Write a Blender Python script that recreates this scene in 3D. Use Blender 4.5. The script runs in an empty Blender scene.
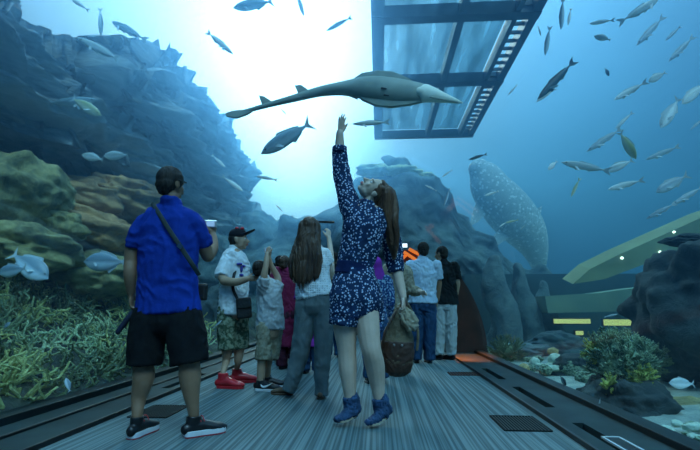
import bpy, bmesh, math, random
from mathutils import Vector, Matrix, noise
sc = bpy.context.scene
C = sc.collection
V = Vector
R = math.radians
random.seed(7)

# ------------------------------------------------------------------ camera
F = 450.0
PITCH, YAW = math.atan(82/450), math.atan(29/450*math.cos(math.atan(82/450)))
CAM = V((0, 0, 0.83))
cd = bpy.data.cameras.new('camera'); cam = bpy.data.objects.new('camera', cd); C.objects.link(cam)
cam.location = CAM; cam.rotation_euler = (math.pi/2+PITCH, 0, YAW)
cd.sensor_width = 36; cd.lens = F/700*36; cd.clip_end = 200
sc.camera = cam
RM = cam.rotation_euler.to_matrix()

def ray(px, py):
    return RM @ V(((px-350)/F, (225-py)/F, -1))
def P(px, py, Y):                 # point on the plane at depth Y along the tunnel
    d = ray(px, py); return CAM + d*(Y/d.y)
def PX(px, py, X):                # point on the plane x = X
    d = ray(px, py); return CAM + d*(X/d.x)
def PZ(px, py, z):                # point at height z
    d = ray(px, py); return CAM + d*((z-CAM.z)/d.z)
def G(px, py): return PZ(px, py, 0)

# ------------------------------------------------------------------ tagging
def tag(o, label=None, cat=None, group=None, kind=None):
    if label: o['label'] = label
    if cat: o['category'] = cat
    if group: o['group'] = group
    if kind: o['kind'] = kind
    return o
def empty(name, loc, rot=None):
    o = bpy.data.objects.new(name, None); C.objects.link(o)
    o.empty_display_size = .1
    if rot is not None: o.matrix_world = rot
    else: o.location = loc
    return o
def link(name, me, m, parent=None, smooth=True):
    """mesh given in world space; becomes a child (or a top-level object at its own base)"""
    o = bpy.data.objects.new(name, me); C.objects.link(o)
    if m is not None:
        me.materials.clear()
        for x in (m if isinstance(m, (list, tuple)) else [m]): me.materials.append(x)
    if smooth:
        me.polygons.foreach_set('use_smooth', [True]*len(me.polygons))
    if parent is not None:
        wl = V(parent.location)
        p = parent
        while p.parent: p = p.parent; wl = wl + p.location
        me.transform(Matrix.Translation(-wl)); o.parent = parent
    else:
        if len(me.vertices):
            xs = [v.co.x for v in me.vertices]; ys = [v.co.y for v in me.vertices]; zs = [v.co.z for v in me.vertices]
            c = V(((min(xs)+max(xs))/2, (min(ys)+max(ys))/2, min(zs)))
            me.transform(Matrix.Translation(-c)); o.location = c
    return o
def bm2me(bm, name='m', recalc=True):
    if recalc: bmesh.ops.recalc_face_normals(bm, faces=bm.faces)
    me = bpy.data.meshes.new(name); bm.to_mesh(me); bm.free(); return me

# ------------------------------------------------------------------ shapes
def cat_rom(p, t):
    n = len(p)-1; i = min(int(t), n-1); f = t-i
    a = p[max(i-1, 0)]; b = p[i]; c = p[i+1]; d = p[min(i+2, n)]
    return 0.5*((2*b)+(c-a)*f+(2*a-5*b+4*c-d)*f*f+(3*b-a-3*c+d)*f*f*f)
def loft(bm, pts, rad, seg=14, sub=4, D=(0, 1, 0), flat=(False, False), sq=1.0, mi=0):
    pts = [V(p) for p in pts]; rr = [V((r, r)) if not isinstance(r, (tuple, list)) else V(r) for r in rad]
    n = (len(pts)-1)*sub
    c = [cat_rom(pts, i/sub) for i in range(n+1)]
    r = [cat_rom(rr, i/sub) for i in range(n+1)]
    for q in r: q.x = max(q.x, .0004); q.y = max(q.y, .0004)
    D = V(D).normalized()
    rings = []
    prevL = None
    tg = []
    for i in range(n+1):
        t = (c[min(i+1, n)]-c[max(i-1, 0)])
        if t.length < 1e-7: t = V((0, 0, 1))
        tg.append(t.normalized())
    def ring(cc, t, a, b):
        nonlocal prevL
        L = t.cross(D)
        if L.length < .25 and prevL is not None: L = prevL - t*prevL.dot(t)
        if L.length < .05: L = t.cross(V((1, 0, 0)))
        L.normalize()
        if prevL is not None and L.dot(prevL) < 0: L = -L
        prevL = L
        B = L.cross(t).normalized()
        vs = []
        for k in range(seg):
            an = 2*math.pi*k/seg; ca, sa = math.cos(an), math.sin(an)
            if sq != 1.0:
                ca = math.copysign(abs(ca)**sq, ca); sa = math.copysign(abs(sa)**sq, sa)
            vs.append(bm.verts.new(cc+L*a*ca+B*b*sa))
        return vs
    def cap(cc, t, a, b, sgn):
        m = min(a, b)
        out = []
        for o_, s_ in ((.5, .86), (.85, .52)):
            out.append((cc+t*sgn*m*o_, s_))
        return out, cc+t*sgn*m
    seq = []
    if not flat[0]:
        o_, tip0 = cap(c[0], tg[0], r[0].x, r[0].y, -1)
        for cc, s_ in reversed(o_): seq.append((cc, tg[0], r[0].x*s_, r[0].y*s_))
    else: tip0 = c[0]
    for i in range(n+1): seq.append((c[i], tg[i], r[i].x, r[i].y))
    if not flat[1]:
        o_, tip1 = cap(c[n], tg[n], r[n].x, r[n].y, 1)
        for cc, s_ in o_: seq.append((cc, tg[n], r[n].x*s_, r[n].y*s_))
    else: tip1 = c[n]
    for s_ in seq: rings.append(ring(*s_))
    for a, b in zip(rings, rings[1:]):
        for k in range(seg):
            f = bm.faces.new((a[k], a[(k+1) % seg], b[(k+1) % seg], b[k])); f.material_index = mi
    v0 = bm.verts.new(tip0); v1 = bm.verts.new(tip1)
    for k in range(seg):
        f = bm.faces.new((v0, rings[0][(k+1) % seg], rings[0][k])); f.material_index = mi
        f = bm.faces.new((v1, rings[-1][k], rings[-1][(k+1) % seg])); f.material_index = mi
def ell(bm, c, rad, ax=None, seg=16, mi=0):
    """ellipsoid; ax = (right, fwd, up)"""
    c = V(c)
    if ax is None: ax = (V((1, 0, 0)), V((0, 1, 0)), V((0, 0, 1)))
    M = Matrix((ax[0]*rad[0], ax[1]*rad[1], ax[2]*rad[2])).transposed()
    r = bmesh.ops.create_uvsphere(bm, u_segments=seg, v_segments=max(6, seg*2//3), radius=1)
    for v in r['verts']: v.co = c + M @ v.co
    for v in r['verts']:
        for f in v.link_faces: f.material_index = mi
def box(bm, c, s, rot=None, mi=0, bev=0):
    r = bmesh.ops.create_cube(bm, size=1)
    M = rot if rot is not None else Matrix.Identity(3)
    for v in r['verts']: v.co = V(c) + M @ V((v.co.x*s[0], v.co.y*s[1], v.co.z*s[2]))
    fs = set(f for v in r['verts'] for f in v.link_faces)
    for f in fs: f.material_index = mi
    if bev:
        es = set(e for v in r['verts'] for e in v.link_edges)
        bmesh.ops.bevel(bm, geom=list(es), offset=bev, segments=2, affect='EDGES', profile=.5)
def prism(bm, poly, vec, mi=0):
    """polygon (world points) extruded by vec"""
    a = [bm.verts.new(V(p)) for p in poly]; b = [bm.verts.new(V(p)+V(vec)) for p in poly]
    n = len(poly)
    fs = [bm.faces.new(a), bm.faces.new(list(reversed(b)))]
    for i in range(n): fs.append(bm.faces.new((a[i], b[i], b[(i+1) % n], a[(i+1) % n])))
    for f in fs: f.material_index = mi
def bar(bm, a, b, w, h, up=(0, 0, 1)):
    a, b = V(a), V(b); d = (b-a); L = d.length; d.normalize()
    s = d.cross(V(up)).normalized(); u = s.cross(d)
    M = Matrix((s, d, u)).transposed()
    box(bm, (a+b)/2, (w, L, h), M)
def fuse(bm, voxel=.008, smooth=3, fold=None, decimate=None):
    """voxel-union every closed piece into one continuous skin"""
    me = bm2me(bm)
    o = bpy.data.objects.new('tmp', me); C.objects.link(o)
    m = o.modifiers.new('r', 'REMESH'); m.mode = 'VOXEL'; m.voxel_size = voxel
    if smooth:
        s = o.modifiers.new('s', 'SMOOTH'); s.factor = .5; s.iterations = smooth
    dg = bpy.context.evaluated_depsgraph_get()
    r = bpy.data.meshes.new_from_object(o.evaluated_get(dg))
    C.objects.unlink(o); bpy.data.objects.remove(o); bpy.data.meshes.remove(me)
    if fold:
        amp, sx, sz = fold
        for v, n in zip(r.vertices, [x.vector.copy() for x in r.vertex_normals]):
            q = v.co
            w_ = noise.noise(V((q.x*4, q.y*4, q.z*4)))*.35
            a_ = noise.noise(V(((q.x+w_*.3)*sx*1.3, q.y*sx, (q.z+w_+q.x*.4)*sz*1.6))); b_ = noise.noise(V((q.x*sx*2.6+5+w_*3, q.y*sx*2.3, (q.z-q.x*.5)*sz*3.2+3)))
            k = .8-2.2*abs(a_)+.6-1.6*abs(b_)*.8
            v.co = q + n*amp*k
    return r

# ------------------------------------------------------------------ materials
def lin(c):
    return tuple(((x/255)/12.92 if x/255 <= .04045 else ((x/255+.055)/1.055)**2.4) for x in c)
MATS = {}
def mat(name, col, rough=.7, col2=None, scale=8, stretch=(1, 1, 1), bump=0, bscale=None, metal=0, spec=.5, kind='noise', lo=.35, hi=.65, emit=None, emis=0, sheen=0, sharp=False, trans=0, sss=0):
    m = bpy.data.materials.new(name); m.use_nodes = True
    nt = m.node_tree; b = nt.nodes['Principled BSDF']
    b.inputs['Base Color'].default_value = (*col, 1); b.inputs['Roughness'].default_value = rough
    b.inputs['Metallic'].default_value = metal; b.inputs['Specular IOR Level'].default_value = spec
    if sheen: b.inputs['Sheen Weight'].default_value = sheen
    if trans: b.inputs['Transmission Weight'].default_value = trans
    if sss:
        b.inputs['Subsurface Weight'].default_value = sss; b.inputs['Subsurface Radius'].default_value = (.02, .01, .006)
    if emit: b.inputs['Emission Color'].default_value = (*emit, 1); b.inputs['Emission Strength'].default_value = emis
    tc = nt.nodes.new('ShaderNodeTexCoord'); mp = nt.nodes.new('ShaderNodeMapping')
    mp.inputs['Scale'].default_value = stretch
    nt.links.new(tc.outputs['Object'], mp.inputs['Vector'])
    def tex(sc_):
        if kind == 'voronoi':
            t = nt.nodes.new('ShaderNodeTexVoronoi'); t.inputs['Scale'].default_value = sc_; o = t.outputs['Distance']
        elif kind == 'musgrave':
            t = nt.nodes.new('ShaderNodeTexNoise'); t.inputs['Scale'].default_value = sc_; t.inputs['Detail'].default_value = 9; t.inputs['Roughness'].default_value = .7; t.inputs['Distortion'].default_value = .6; o = t.outputs['Fac']
        else:
            t = nt.nodes.new('ShaderNodeTexNoise'); t.inputs['Scale'].default_value = sc_; t.inputs['Detail'].default_value = 4; o = t.outputs['Fac']
        nt.links.new(mp.outputs[0], t.inputs['Vector']); return o
    if col2 is not None:
        r = nt.nodes.new('ShaderNodeValToRGB'); r.color_ramp.elements[0].position = lo; r.color_ramp.elements[1].position = hi
        r.color_ramp.elements[0].color = (*col, 1); r.color_ramp.elements[1].color = (*col2, 1)
        if sharp: r.color_ramp.interpolation = 'CONSTANT'
        nt.links.new(tex(scale), r.inputs['Fac']); nt.links.new(r.outputs[0], b.inputs['Base Color'])
    if bump:
        bp = nt.nodes.new('ShaderNodeBump'); bp.inputs['Strength'].default_value = min(1, bump); bp.inputs['Distance'].default_value = .02*max(1, bump)
        nt.links.new(tex(bscale or scale), bp.inputs['Height']); nt.links.new(bp.outputs[0], b.inputs['Normal'])
    MATS[name] = m
    return m
# ------------------------------------------------------------------ look
sc.view_settings.view_transform = 'Standard'; sc.view_settings.look = 'None'
sc.view_settings.gamma = 1; sc.view_settings.exposure = 0
sc.view_settings.use_curve_mapping = False
sc.cycles.use_denoising = True
sc.cycles.transparent_max_bounces = 16
sc.cycles.max_bounces = 6
sc.cycles.volume_bounces = 0
sc.cycles.sample_clamp_indirect = 4

# ------------------------------------------------------------------ daylight above the tank (world)
w = bpy.data.worlds.new('World'); sc.world = w; w.use_nodes = True
nt = w.node_tree; nt.nodes.clear()
N = nt.nodes.new; Lk = nt.links.new
out = N('ShaderNodeOutputWorld'); bg = N('ShaderNodeBackground'); Lk(bg.outputs[0], out.inputs[0])
tc = N('ShaderNodeTexCoord'); nrm = N('ShaderNodeVectorMath'); nrm.operation = 'NORMALIZE'; Lk(tc.outputs['Generated'], nrm.inputs[0])
sep = N('ShaderNodeSeparateXYZ'); Lk(nrm.outputs[0], sep.inputs[0])
mr = N('ShaderNodeMapRange'); mr.inputs['From Min'].default_value = -.3; mr.inputs['From Max'].default_value = 1; Lk(sep.outputs[2], mr.inputs[0])
rp = N('ShaderNodeValToRGB'); Lk(mr.outputs[0], rp.inputs[0])
els = rp.color_ramp.elements
stops = [(0, (.003, .04, .07)), (.23, (.002, .035, .11)), (.42, (.002, .03, .10)), (.60, (.004, .06, .19)), (.85, (.08, .40, .80)), (1, (.4, .76, 1.2))]
els[0].position = 0; els[0].color = (*stops[0][1], 1); els[1].position = 1; els[1].color = (*stops[-1][1], 1)
for p_, c_ in stops[1:-1]:
    e = els.new(p_); e.color = (*c_, 1)
# ripple streaks of the surface
acc = rp.outputs[0]
def lobe(px, py, n, col, s):
    global acc
    d = ray(px, py).normalized()
    vm = N('ShaderNodeVectorMath'); vm.operation = 'DOT_PRODUCT'; Lk(nrm.outputs[0], vm.inputs[0]); vm.inputs[1].default_value = d
    mx = N('ShaderNodeMath'); mx.operation = 'MAXIMUM'; Lk(vm.outputs['Value'], mx.inputs[0]); mx.inputs[1].default_value = 0
    pw = N('ShaderNodeMath'); pw.operation = 'POWER'; Lk(mx.outputs[0], pw.inputs[0]); pw.inputs[1].default_value = n
    sm = N('ShaderNodeVectorMath'); sm.operation = 'SCALE'; sm.inputs[0].default_value = [c*s for c in col]; Lk(pw.outputs[0], sm.inputs['Scale'])
    ad = N('ShaderNodeVectorMath'); ad.operation = 'ADD'; Lk(acc, ad.inputs[0]); Lk(sm.outputs[0], ad.inputs[1]); acc = ad.outputs[0]
lobe(262, -40, 15, (.62, .88, 1), 1.35)
lobe(278, 40, 60, (1, 1, 1), 1.3)
lobe(290, 120, 90, (.75, .92, 1), 1.1)
lobe(300, 180, 170, (.8, .95, 1), .8)
lobe(535, 20, 22, (.09, .46, .95), .75)
lobe(350, -500, 5, (.5, .8, .95), 1.0)
Lk(acc, bg.inputs[0]); bg.inputs[1].default_value = 1.0

# daylight sun aimed from behind the camera to light fish and left cliff
sd = bpy.data.lights.new('daylight', 'SUN'); sun = bpy.data.objects.new('daylight', sd); C.objects.link(sun)
sd.energy = 2.2; sd.angle = R(30); sd.color = (.42, .76, 1)
sun.rotation_euler = (V((-.35, .7, -1)).normalized()).to_track_quat('-Z', 'Y').to_euler()
sun.location = (0, 4, 9)
# the bright opening in the surface ahead: light falling back along the tunnel
bd = bpy.data.lights.new('surface_glare', 'SUN'); bs = bpy.data.objects.new('surface_glare', bd); C.objects.link(bs)
bd.energy = 2.3; bd.angle = R(22); bd.color = (.62, .82, 1)
bs.rotation_euler = (-ray(283, 20)).to_track_quat('-Z', 'Y').to_euler(); bs.location = (-3, 8, 9)

# ------------------------------------------------------------------ tunnel section
X0, HW, HT = -.42, 2.14, 2.62        # centre, half width, crown height
YA, YB = -1.6, 13.2
def arch(a=HW, h=HT, z0=0.0, n=40, x0=X0, p=1.0):
    r = []
    for i in range(n+1):
        t = math.pi*i/n
        r.append((x0+a*math.cos(t), z0+(h-z0)*math.sin(t)))
    return r

# water body: one block of water with the tunnel's tube left out
mw = bpy.data.materials.new('sea_water'); mw.use_nodes = True; t = mw.node_tree; t.nodes.clear()
o_ = t.nodes.new('ShaderNodeOutputMaterial'); vs = t.nodes.new('ShaderNodeVolumeScatter'); va = t.nodes.new('ShaderNodeVolumeAbsorption'); ad = t.nodes.new('ShaderNodeAddShader')
vs.inputs['Color'].default_value = (.18, .50, .95, 1); vs.inputs['Density'].default_value = .06; vs.inputs['Anisotropy'].default_value = .75
va.inputs['Color'].default_value = (.20, .80, .98, 1); va.inputs['Density'].default_value = .05
t.links.new(vs.outputs[0], ad.inputs[0]); t.links.new(va.outputs[0], ad.inputs[1]); t.links.new(ad.outputs[0], o_.inputs['Volume'])
bm = bmesh.new()
pr = [(-16, -.5), (-16, 7.5), (20, 7.5), (20, -.5)] + [(x, z) for x, z in [(X0+HW+.05, -.5)]+arch(HW+.05, HT+.05, 0, 40)+[(X0-HW-.05, -.5)]]
prism(bm, [(x, YA, z) for x, z in pr], (0, 26, 0))
wo = link('water', bm2me(bm), mw, smooth=False); tag(wo, kind='structure')

# acrylic vault
ma = bpy.data.materials.new('acrylic'); ma.use_nodes = True; t = ma.node_tree; t.nodes.clear()
o_ = t.nodes.new('ShaderNodeOutputMaterial'); tr = t.nodes.new('ShaderNodeBsdfTransparent'); gl = t.nodes.new('ShaderNodeBsdfGlossy'); mx = t.nodes.new('ShaderNodeMixShader')
fr = t.nodes.new('ShaderNodeLayerWeight'); fr.inputs['Blend'].default_value = .12
mm = t.nodes.new('ShaderNodeMath'); mm.operation = 'MULTIPLY'; mm.inputs[1].default_value = .07
tr.inputs['Color'].default_value = (.94, .985, 1, 1); gl.inputs['Roughness'].default_value = .04; gl.inputs['Color'].default_value = (.9, .97, 1, 1)
t.links.new(fr.outputs['Fresnel'], mm.inputs[0]); t.links.new(mm.outputs[0], mx.inputs[0]); t.links.new(tr.outputs[0], mx.inputs[1]); t.links.new(gl.outputs[0], mx.inputs[2]); t.links.new(mx.outputs[0], o_.inputs[0])
bm = bmesh.new()
inner = arch(HW, HT, .0, 48); outer = arch(HW+.045, HT+.045, .0, 48)
def extr(bm, prof, y0, y1, ny=1):
    rows = []
    for j in range(ny+1):
        y = y0+(y1-y0)*j/ny
        rows.append([bm.verts.new((x, y, z)) for x, z in prof])
    n = len(prof)
    for a, b in zip(rows, rows[1:]):
        for i in range(n): bm.faces.new((a[i], a[(i+1) % n], b[(i+1) % n], b[i]))
    bm.faces.new(rows[0]); bm.faces.new(list(reversed(rows[-1])))
extr(bm, inner+outer[::-1], YA, YB)
o = link('ceiling', bm2me(bm), ma, smooth=False); tag(o, 'clear acrylic vault arching over the walkway', kind='structure')
for p_ in o.data.polygons: p_.use_smooth = abs(p_.normal.y) < .5 and p_.area > .05

# ------------------------------------------------------------------ floor
mf = bpy.data.materials.new('striped_carpet'); mf.use_nodes = True; t = mf.node_tree; b = t.nodes['Principled BSDF']
tc = t.nodes.new('ShaderNodeTexCoord'); mp = t.nodes.new('ShaderNodeMapping'); mp.inputs['Scale'].default_value = (52, .35, 1)
nz = t.nodes.new('ShaderNodeTexNoise'); nz.inputs['Scale'].default_value = 1; nz.inputs['Detail'].default_value = 3
rp = t.nodes.new('ShaderNodeValToRGB'); rp.color_ramp.elements[0].position = .42; rp.color_ramp.elements[0].color = (.05, .085, .092, 1); rp.color_ramp.elements[1].position = .6; rp.color_ramp.elements[1].color = (.135, .195, .2, 1)
t.links.new(tc.outputs['Object'], mp.inputs[0]); t.links.new(mp.outputs[0], nz.inputs[0]); t.links.new(nz.outputs[0], rp.inputs[0])
n2 = t.nodes.new('ShaderNodeTexNoise'); n2.inputs['Scale'].default_value = 260; n2.inputs['Detail'].default_value = 2; t.links.new(tc.outputs['Object'], n2.inputs[0])
mxc = t.nodes.new('ShaderNodeMix'); mxc.data_type = 'RGBA'; mxc.blend_type = 'MULTIPLY'; mxc.inputs[0].default_value = .45
t.links.new(rp.outputs[0], mxc.inputs[6]); t.links.new(n2.outputs['Color'], mxc.inputs[7])
t.links.new(rp.outputs[0], b.inputs['Base Color'])
bp = t.nodes.new('ShaderNodeBump'); bp.inputs['Strength'].default_value = .5; bp.inputs['Distance'].default_value = .004; t.links.new(n2.outputs[0], bp.inputs['Height']); t.links.new(bp.outputs[0], b.inputs['Normal'])
b.inputs['Roughness'].default_value = .85
b.inputs['Specular IOR Level'].default_value = .3
bm = bmesh.new(); box(bm, (-.4, 6.2, -.05), (3.24, 15.6, .1)); o = link('floor', bm2me(bm), mf, smooth=False); tag(o, kind='structure')

m_stone = mat('dark_stone', (.016, .026, .028), .55, (.03, .05, .052), 3, bump=.05, spec=.12)
m_black = mat('black_metal', (.004, .007, .009), .5)
m_rail = mat('dark_rail', (.008, .016, .018), .5, spec=.25)
XR, XL = 1.22, -2.02
# right curb: polished strip, thin lip, recessed light slots
def strip(name, x0, x1, z0, z1, m, y0=YA, y1=9.9, bev=.006, slots=None):
    bm = bmesh.new()
    if slots:
        xs0, xs1, ys = slots
        ya = y0
        for (s0, s1) in ys+[(y1, y1)]:
            if s0-ya > .001: box(bm, ((x0+x1)/2, (ya+s0)/2, (z0+z1)/2), (x1-x0, s0-ya, z1-z0))
            if s1 > s0:
                box(bm, ((x0+xs0)/2, (s0+s1)/2, (z0+z1)/2), (xs0-x0, s1-s0, z1-z0)); box(bm, ((xs1+x1)/2, (s0+s1)/2, (z0+z1)/2), (x1-xs1, s1-s0, z1-z0))
                box(bm, ((xs1+xs0)/2, (s0+s1)/2, z0+.005), (xs1-xs0, s1-s0, .01))
            ya = s1
    else: box(bm, ((x0+x1)/2, (y0+y1)/2, (z0+z1)/2), (x1-x0, y1-y0, z1-z0))
    o = link(name, bm2me(bm), m, smooth=False)
    if bev and not slots:
        bv = o.modifiers.new('b', 'BEVEL'); bv.width = bev; bv.segments = 2
    return tag(o, kind='structure')
strip('trim_1', XR, XR+.02, -.05, .035, m_black, bev=.003)
strip('trim_2', XR+.02, X0+HW-.035, -.05, .03, m_stone, slots=(XR+.12, XR+.2, [(2.75, 3.45), (3.95, 4.9), (5.4, 6.3)]))
strip('trim_3', X0+HW-.035, X0+HW+.1, -.3, .075, m_rail)
strip('trim_4', XL-.02, XL, -.05, .035, m_black, bev=.003)
strip('trim_5', XL-.30, XL-.02, -.05, .03, m_stone, slots=(XL-.17, XL-.09, [(4.6, 5.6)]))
strip('trim_6', XL-.33, XL-.30, -.05, .05, m_black)
strip('trim_7', X0-HW+.02, XL-.33, -.05, .045, m_stone)
strip('trim_8', X0-HW-.12, X0-HW+.035, -.3, .10, m_rail)
# small pale framed floor light at the right edge
# floor grilles
m_gr = mat('grille_black', (.004, .006, .007), .8, spec=.1)
m_red = mat('grille_red', (.06, .015, .01), .7, spec=.1)
def grille(name, quad, n, m, label, group=None):
    a, b, c, d = quad
    xs = [p.x for p in quad]; ys = [p.y for p in quad]
    x0, x1, y0, y1 = min(xs), max(xs), min(ys), max(ys)
    r = empty(name, ((x0+x1)/2, (y0+y1)/2, 0)); tag(r, label, 'floor grille')
    bm = bmesh.new()
    for (cx, cy, sx, sy) in (((x0+x1)/2, y0, x1-x0, .016), ((x0+x1)/2, y1, x1-x0, .016), (x0, (y0+y1)/2, .016, y1-y0), (x1, (y0+y1)/2, .016, y1-y0)):
        box(bm, (cx, cy, .003), (sx+.0, sy, .008))
    box(bm, ((x0+x1)/2, (y0+y1)/2, .0012), (x1-x0, y1-y0, .002))
    link('frame', bm2me(bm), m, r, False)
    bm = bmesh.new()
    for i in range(n):
        x = x0+(x1-x0)*(i+.5)/n
        box(bm, (x, (y0+y1)/2, .004), ((x1-x0)/n*.22, y1-y0-.016, .006))
    link('slat', bm2me(bm), MATS['grille_slat'], r, False)
    return r
mat('grille_slat', (.04, .06, .06), .6, spec=.2)
def gq(p0, p1, p2, p3): return [G(*p0), G(*p1), G(*p2), G(*p3)]
g1 = [G(505, 431), G(534, 431), G(505, 416), G(522, 416)]
def rect_at(px, py, w_, d_):
    c = G(px, py); return [V((c.x-w_/2, c.y-d_/2, 0)), V((c.x+w_/2, c.y-d_/2, 0)), V((c.x+w_/2, c.y+d_/2, 0)), V((c.x-w_/2, c.y+d_/2, 0))]
grille('floor_grille', rect_at(519, 423.5, .31, .42), 14, m_gr, 'black slatted floor grille by the right curb, nearest the camera')
grille('floor_grille', rect_at(160, 411.5, .30, .42), 14, m_gr, 'dark floor grille between the legs of the man in blue')
grille('floor_grille', rect_at(463, 374, .34, .26), 10, m_red, 'small reddish floor grille near the far end of the carpet')
c_ = G(626, 452)
r = empty('floor_light', (c_.x, c_.y, .03)); tag(r, 'small white framed floor light set in the dark curb at lower right', 'light')
bm = bmesh.new()
for sx in (-1, 1): box(bm, (c_.x+sx*.05, c_.y, .034), (.012, .34, .012))
for sy in (-1, 1): box(bm, (c_.x, c_.y+sy*.17, .034), (.112, .012, .012))
link('frame', bm2me(bm), mat('frame_white', (.5, .55, .55), .5), r, False)
bm = bmesh.new(); box(bm, (c_.x, c_.y, .032), (.09, .33, .006)); link('lens', bm2me(bm), m_black, r, False)
# ------------------------------------------------------------------ rocks
m_cliff = mat('cliff_rock', (.16, .19, .22), .95, (.55, .58, .58), 1.3, stretch=(1, .35, 3.2), bump=6, kind='musgrave')
m_bould = mat('boulder_rock', (.14, .09, .05), .95, (.72, .42, .18), 2.2, bump=2.5, bscale=6, kind='musgrave')
m_bould2 = mat('boulder_rock_green', (.12, .13, .07), .95, (.52, .46, .20), 3.2, bump=2.5, bscale=7, kind='musgrave')
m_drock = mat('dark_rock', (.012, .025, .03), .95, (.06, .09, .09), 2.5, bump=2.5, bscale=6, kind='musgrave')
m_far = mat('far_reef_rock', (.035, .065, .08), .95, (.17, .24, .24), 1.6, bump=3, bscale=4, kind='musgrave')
m_sand = mat('sand', (.22, .28, .25), .95, (.40, .46, .40), 5, bump=.8, bscale=25)
m_bed = mat('reef_bed', (.012, .022, .022), .95, (.05, .07, .045), 4, bump=2, bscale=10)

def fbm(q, o=5): return noise.fractal(q, .9, 2.1, o, noise_basis='PERLIN_ORIGINAL')
def slab(name, fn, nu, nv, m, thick=.6):
    bm = bmesh.new()
    g = [[bm.verts.new(fn(i/nu, j/nv)) for j in range(nv+1)] for i in range(nu+1)]
    for i in range(nu):
        for j in range(nv): bm.faces.new((g[i][j], g[i+1][j], g[i+1][j+1], g[i][j+1]))
    me = bm2me(bm, recalc=False)
    o = link(name, me, m)
    s = o.modifiers.new('s', 'SOLIDIFY'); s.thickness = thick; s.offset = -1
    return o
def cliff(u, v):
    y = 2.6+u*14.0; z = -.2+v*6.9
    x = -4.9-.02*y
    # overhanging upper block, dark recess beneath it near the camera
    w_ = 1/(1+math.exp(-(z-3.15-.10*(y-6)*.3)*6))
    rec = 1/(1+math.exp((y-10)*1.2))
    x -= (1-w_)*3.0*rec
    low = 1/(1+math.exp((z-1.6)*4)); x += low*1.4*rec
    s = fbm(V((y*.22, z*1.5+y*.10, 1.3)), 6)*.50+fbm(V((y*.7, z*4.2, 7)), 5)*.42+fbm(V((y*1.6, z*8, 2)), 4)*.14
    st = abs(math.sin((z*2.6+y*.16)+2.2*noise.noise(V((y*.3, z*.8, 3)))))*.42+abs(math.sin(z*7.3+y*.5+1.8*noise.noise(V((y*.5, z*1.8, 9)))))*.12
    x += s+st+.35*noise.noise(V((y*.28, z*.25, 8)))
    zt = 4.6+1.45/(1+math.exp(-(y-7.8)*2.5))+.35*noise.noise(V((y*.9, 2, 2)))
    topf = max(0, z-zt)
    x -= topf*1.4; s *= max(0, 1-topf)
    return V((x, y+.15*noise.noise(V((y, z, 4))), z-.93*topf))
o = slab('reef_cliff', cliff, 260, 220, m_cliff)
tag(o, 'tall layered blue grey rock cliff rising behind the left glass', 'cliff')

# far reef closing the view beyond the tunnel
def far(u, v):
    x = -7.0+u*13.5; 
    top = 3.4-.55*max(0, x-2.5)+2.5*math.exp(-((x-.5)/2.5)**2)+.4*noise.noise(V((x*1.4, 3, 3))) + .5*noise.noise(V((x*.8, 0, 5)))+.35*noise.noise(V((x*2.2, 1, 5)))
    z = -.3+v*(top+.3)
    y = 14.0+1.6*v*v+.9*fbm(V((x*.5, z*.7, 2)), 5)
    return V((x, y, z))
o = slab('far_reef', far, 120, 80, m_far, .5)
tag(o, 'hazy blue reef mound rising beyond the far end of the tunnel', 'reef')

def boulder(name, px, py, X, rpx, asp, m, label, cat='boulder', seed=0, group=None, rot=0, sub=5, amp=.35, Y=None):
    c = PX(px, py, X) if Y is None else P(px, py, Y)
    s = c.y/F
    bm = bmesh.new(); bmesh.ops.create_icosphere(bm, subdivisions=sub, radius=1)
    for v in bm.verts:
        q = v.co.copy(); sd_ = V((seed*3.1, seed*1.7, 0))
        k = 1+amp*fbm(q*1.0+sd_, 3)+amp*.45*fbm(q*2.6+sd_, 4)
        k = k if q.z > 0 else k*1.0
        v.co = V((q.x*asp[0], q.y*asp[1], q.z*asp[2]))*k*rpx*s
    if rot:
        bmesh.ops.rotate(bm, verts=bm.verts, cent=(0, 0, 0), matrix=Matrix.Rotation(rot, 3, 'Y'))
    bmesh.ops.translate(bm, verts=bm.verts, vec=c)
    o = link(name, bm2me(bm), m); tag(o, label, cat, group); return o
B = boulder
B('boulder', 22, 195, -4.3, 50, (.7, 1.3, .75), m_bould2, 'tall knobbly green brown boulder at the far left edge', seed=1)
B('boulder', 78, 200, -4.9, 46, (.7, 1.4, .5), m_bould, 'smooth brown boulder just right of the tall left edge boulder', seed=2)
B('boulder', 130, 200, -4.7, 52, (.7, 1.5, .42), m_bould, 'long flat brown boulder left of the head of the man in blue', seed=3)
B('boulder', 60, 226, -4.1, 26, (.8, 1.1, .7), m_bould2, 'small round rock below the two brown boulders', seed=4)
B('boulder', 104, 235, -4.2, 48, (.7, 1.5, .42), m_bould, 'yellow brown ledge boulder above the fish facing left', seed=5)
B('boulder', 30, 250, -4.0, 48, (.8, 1.3, .5), m_bould2, 'mossy rock behind the pair of fish at the left edge', seed=6)
B('boulder', 100, 275, -4.0, 45, (.8, 1.4, .5), m_bould2, 'dim rock under the fish left of the man in blue', seed=7)
B('boulder', 215, 262, -4.3, 34, (.8, 1.6, .8), m_far, 'blue grey rock between the man in blue and the boy in white', seed=8)
B('boulder', 262, 238, -4.6, 34, (.8, 1.8, .7), m_far, 'pale blue rock behind the boy wearing a cap', seed=9)
B('boulder', 225, 315, -3.6, 34, (.5, 1.6, .9), m_drock, 'low dark rock behind the glass beside the boy in white', seed=10)

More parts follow.
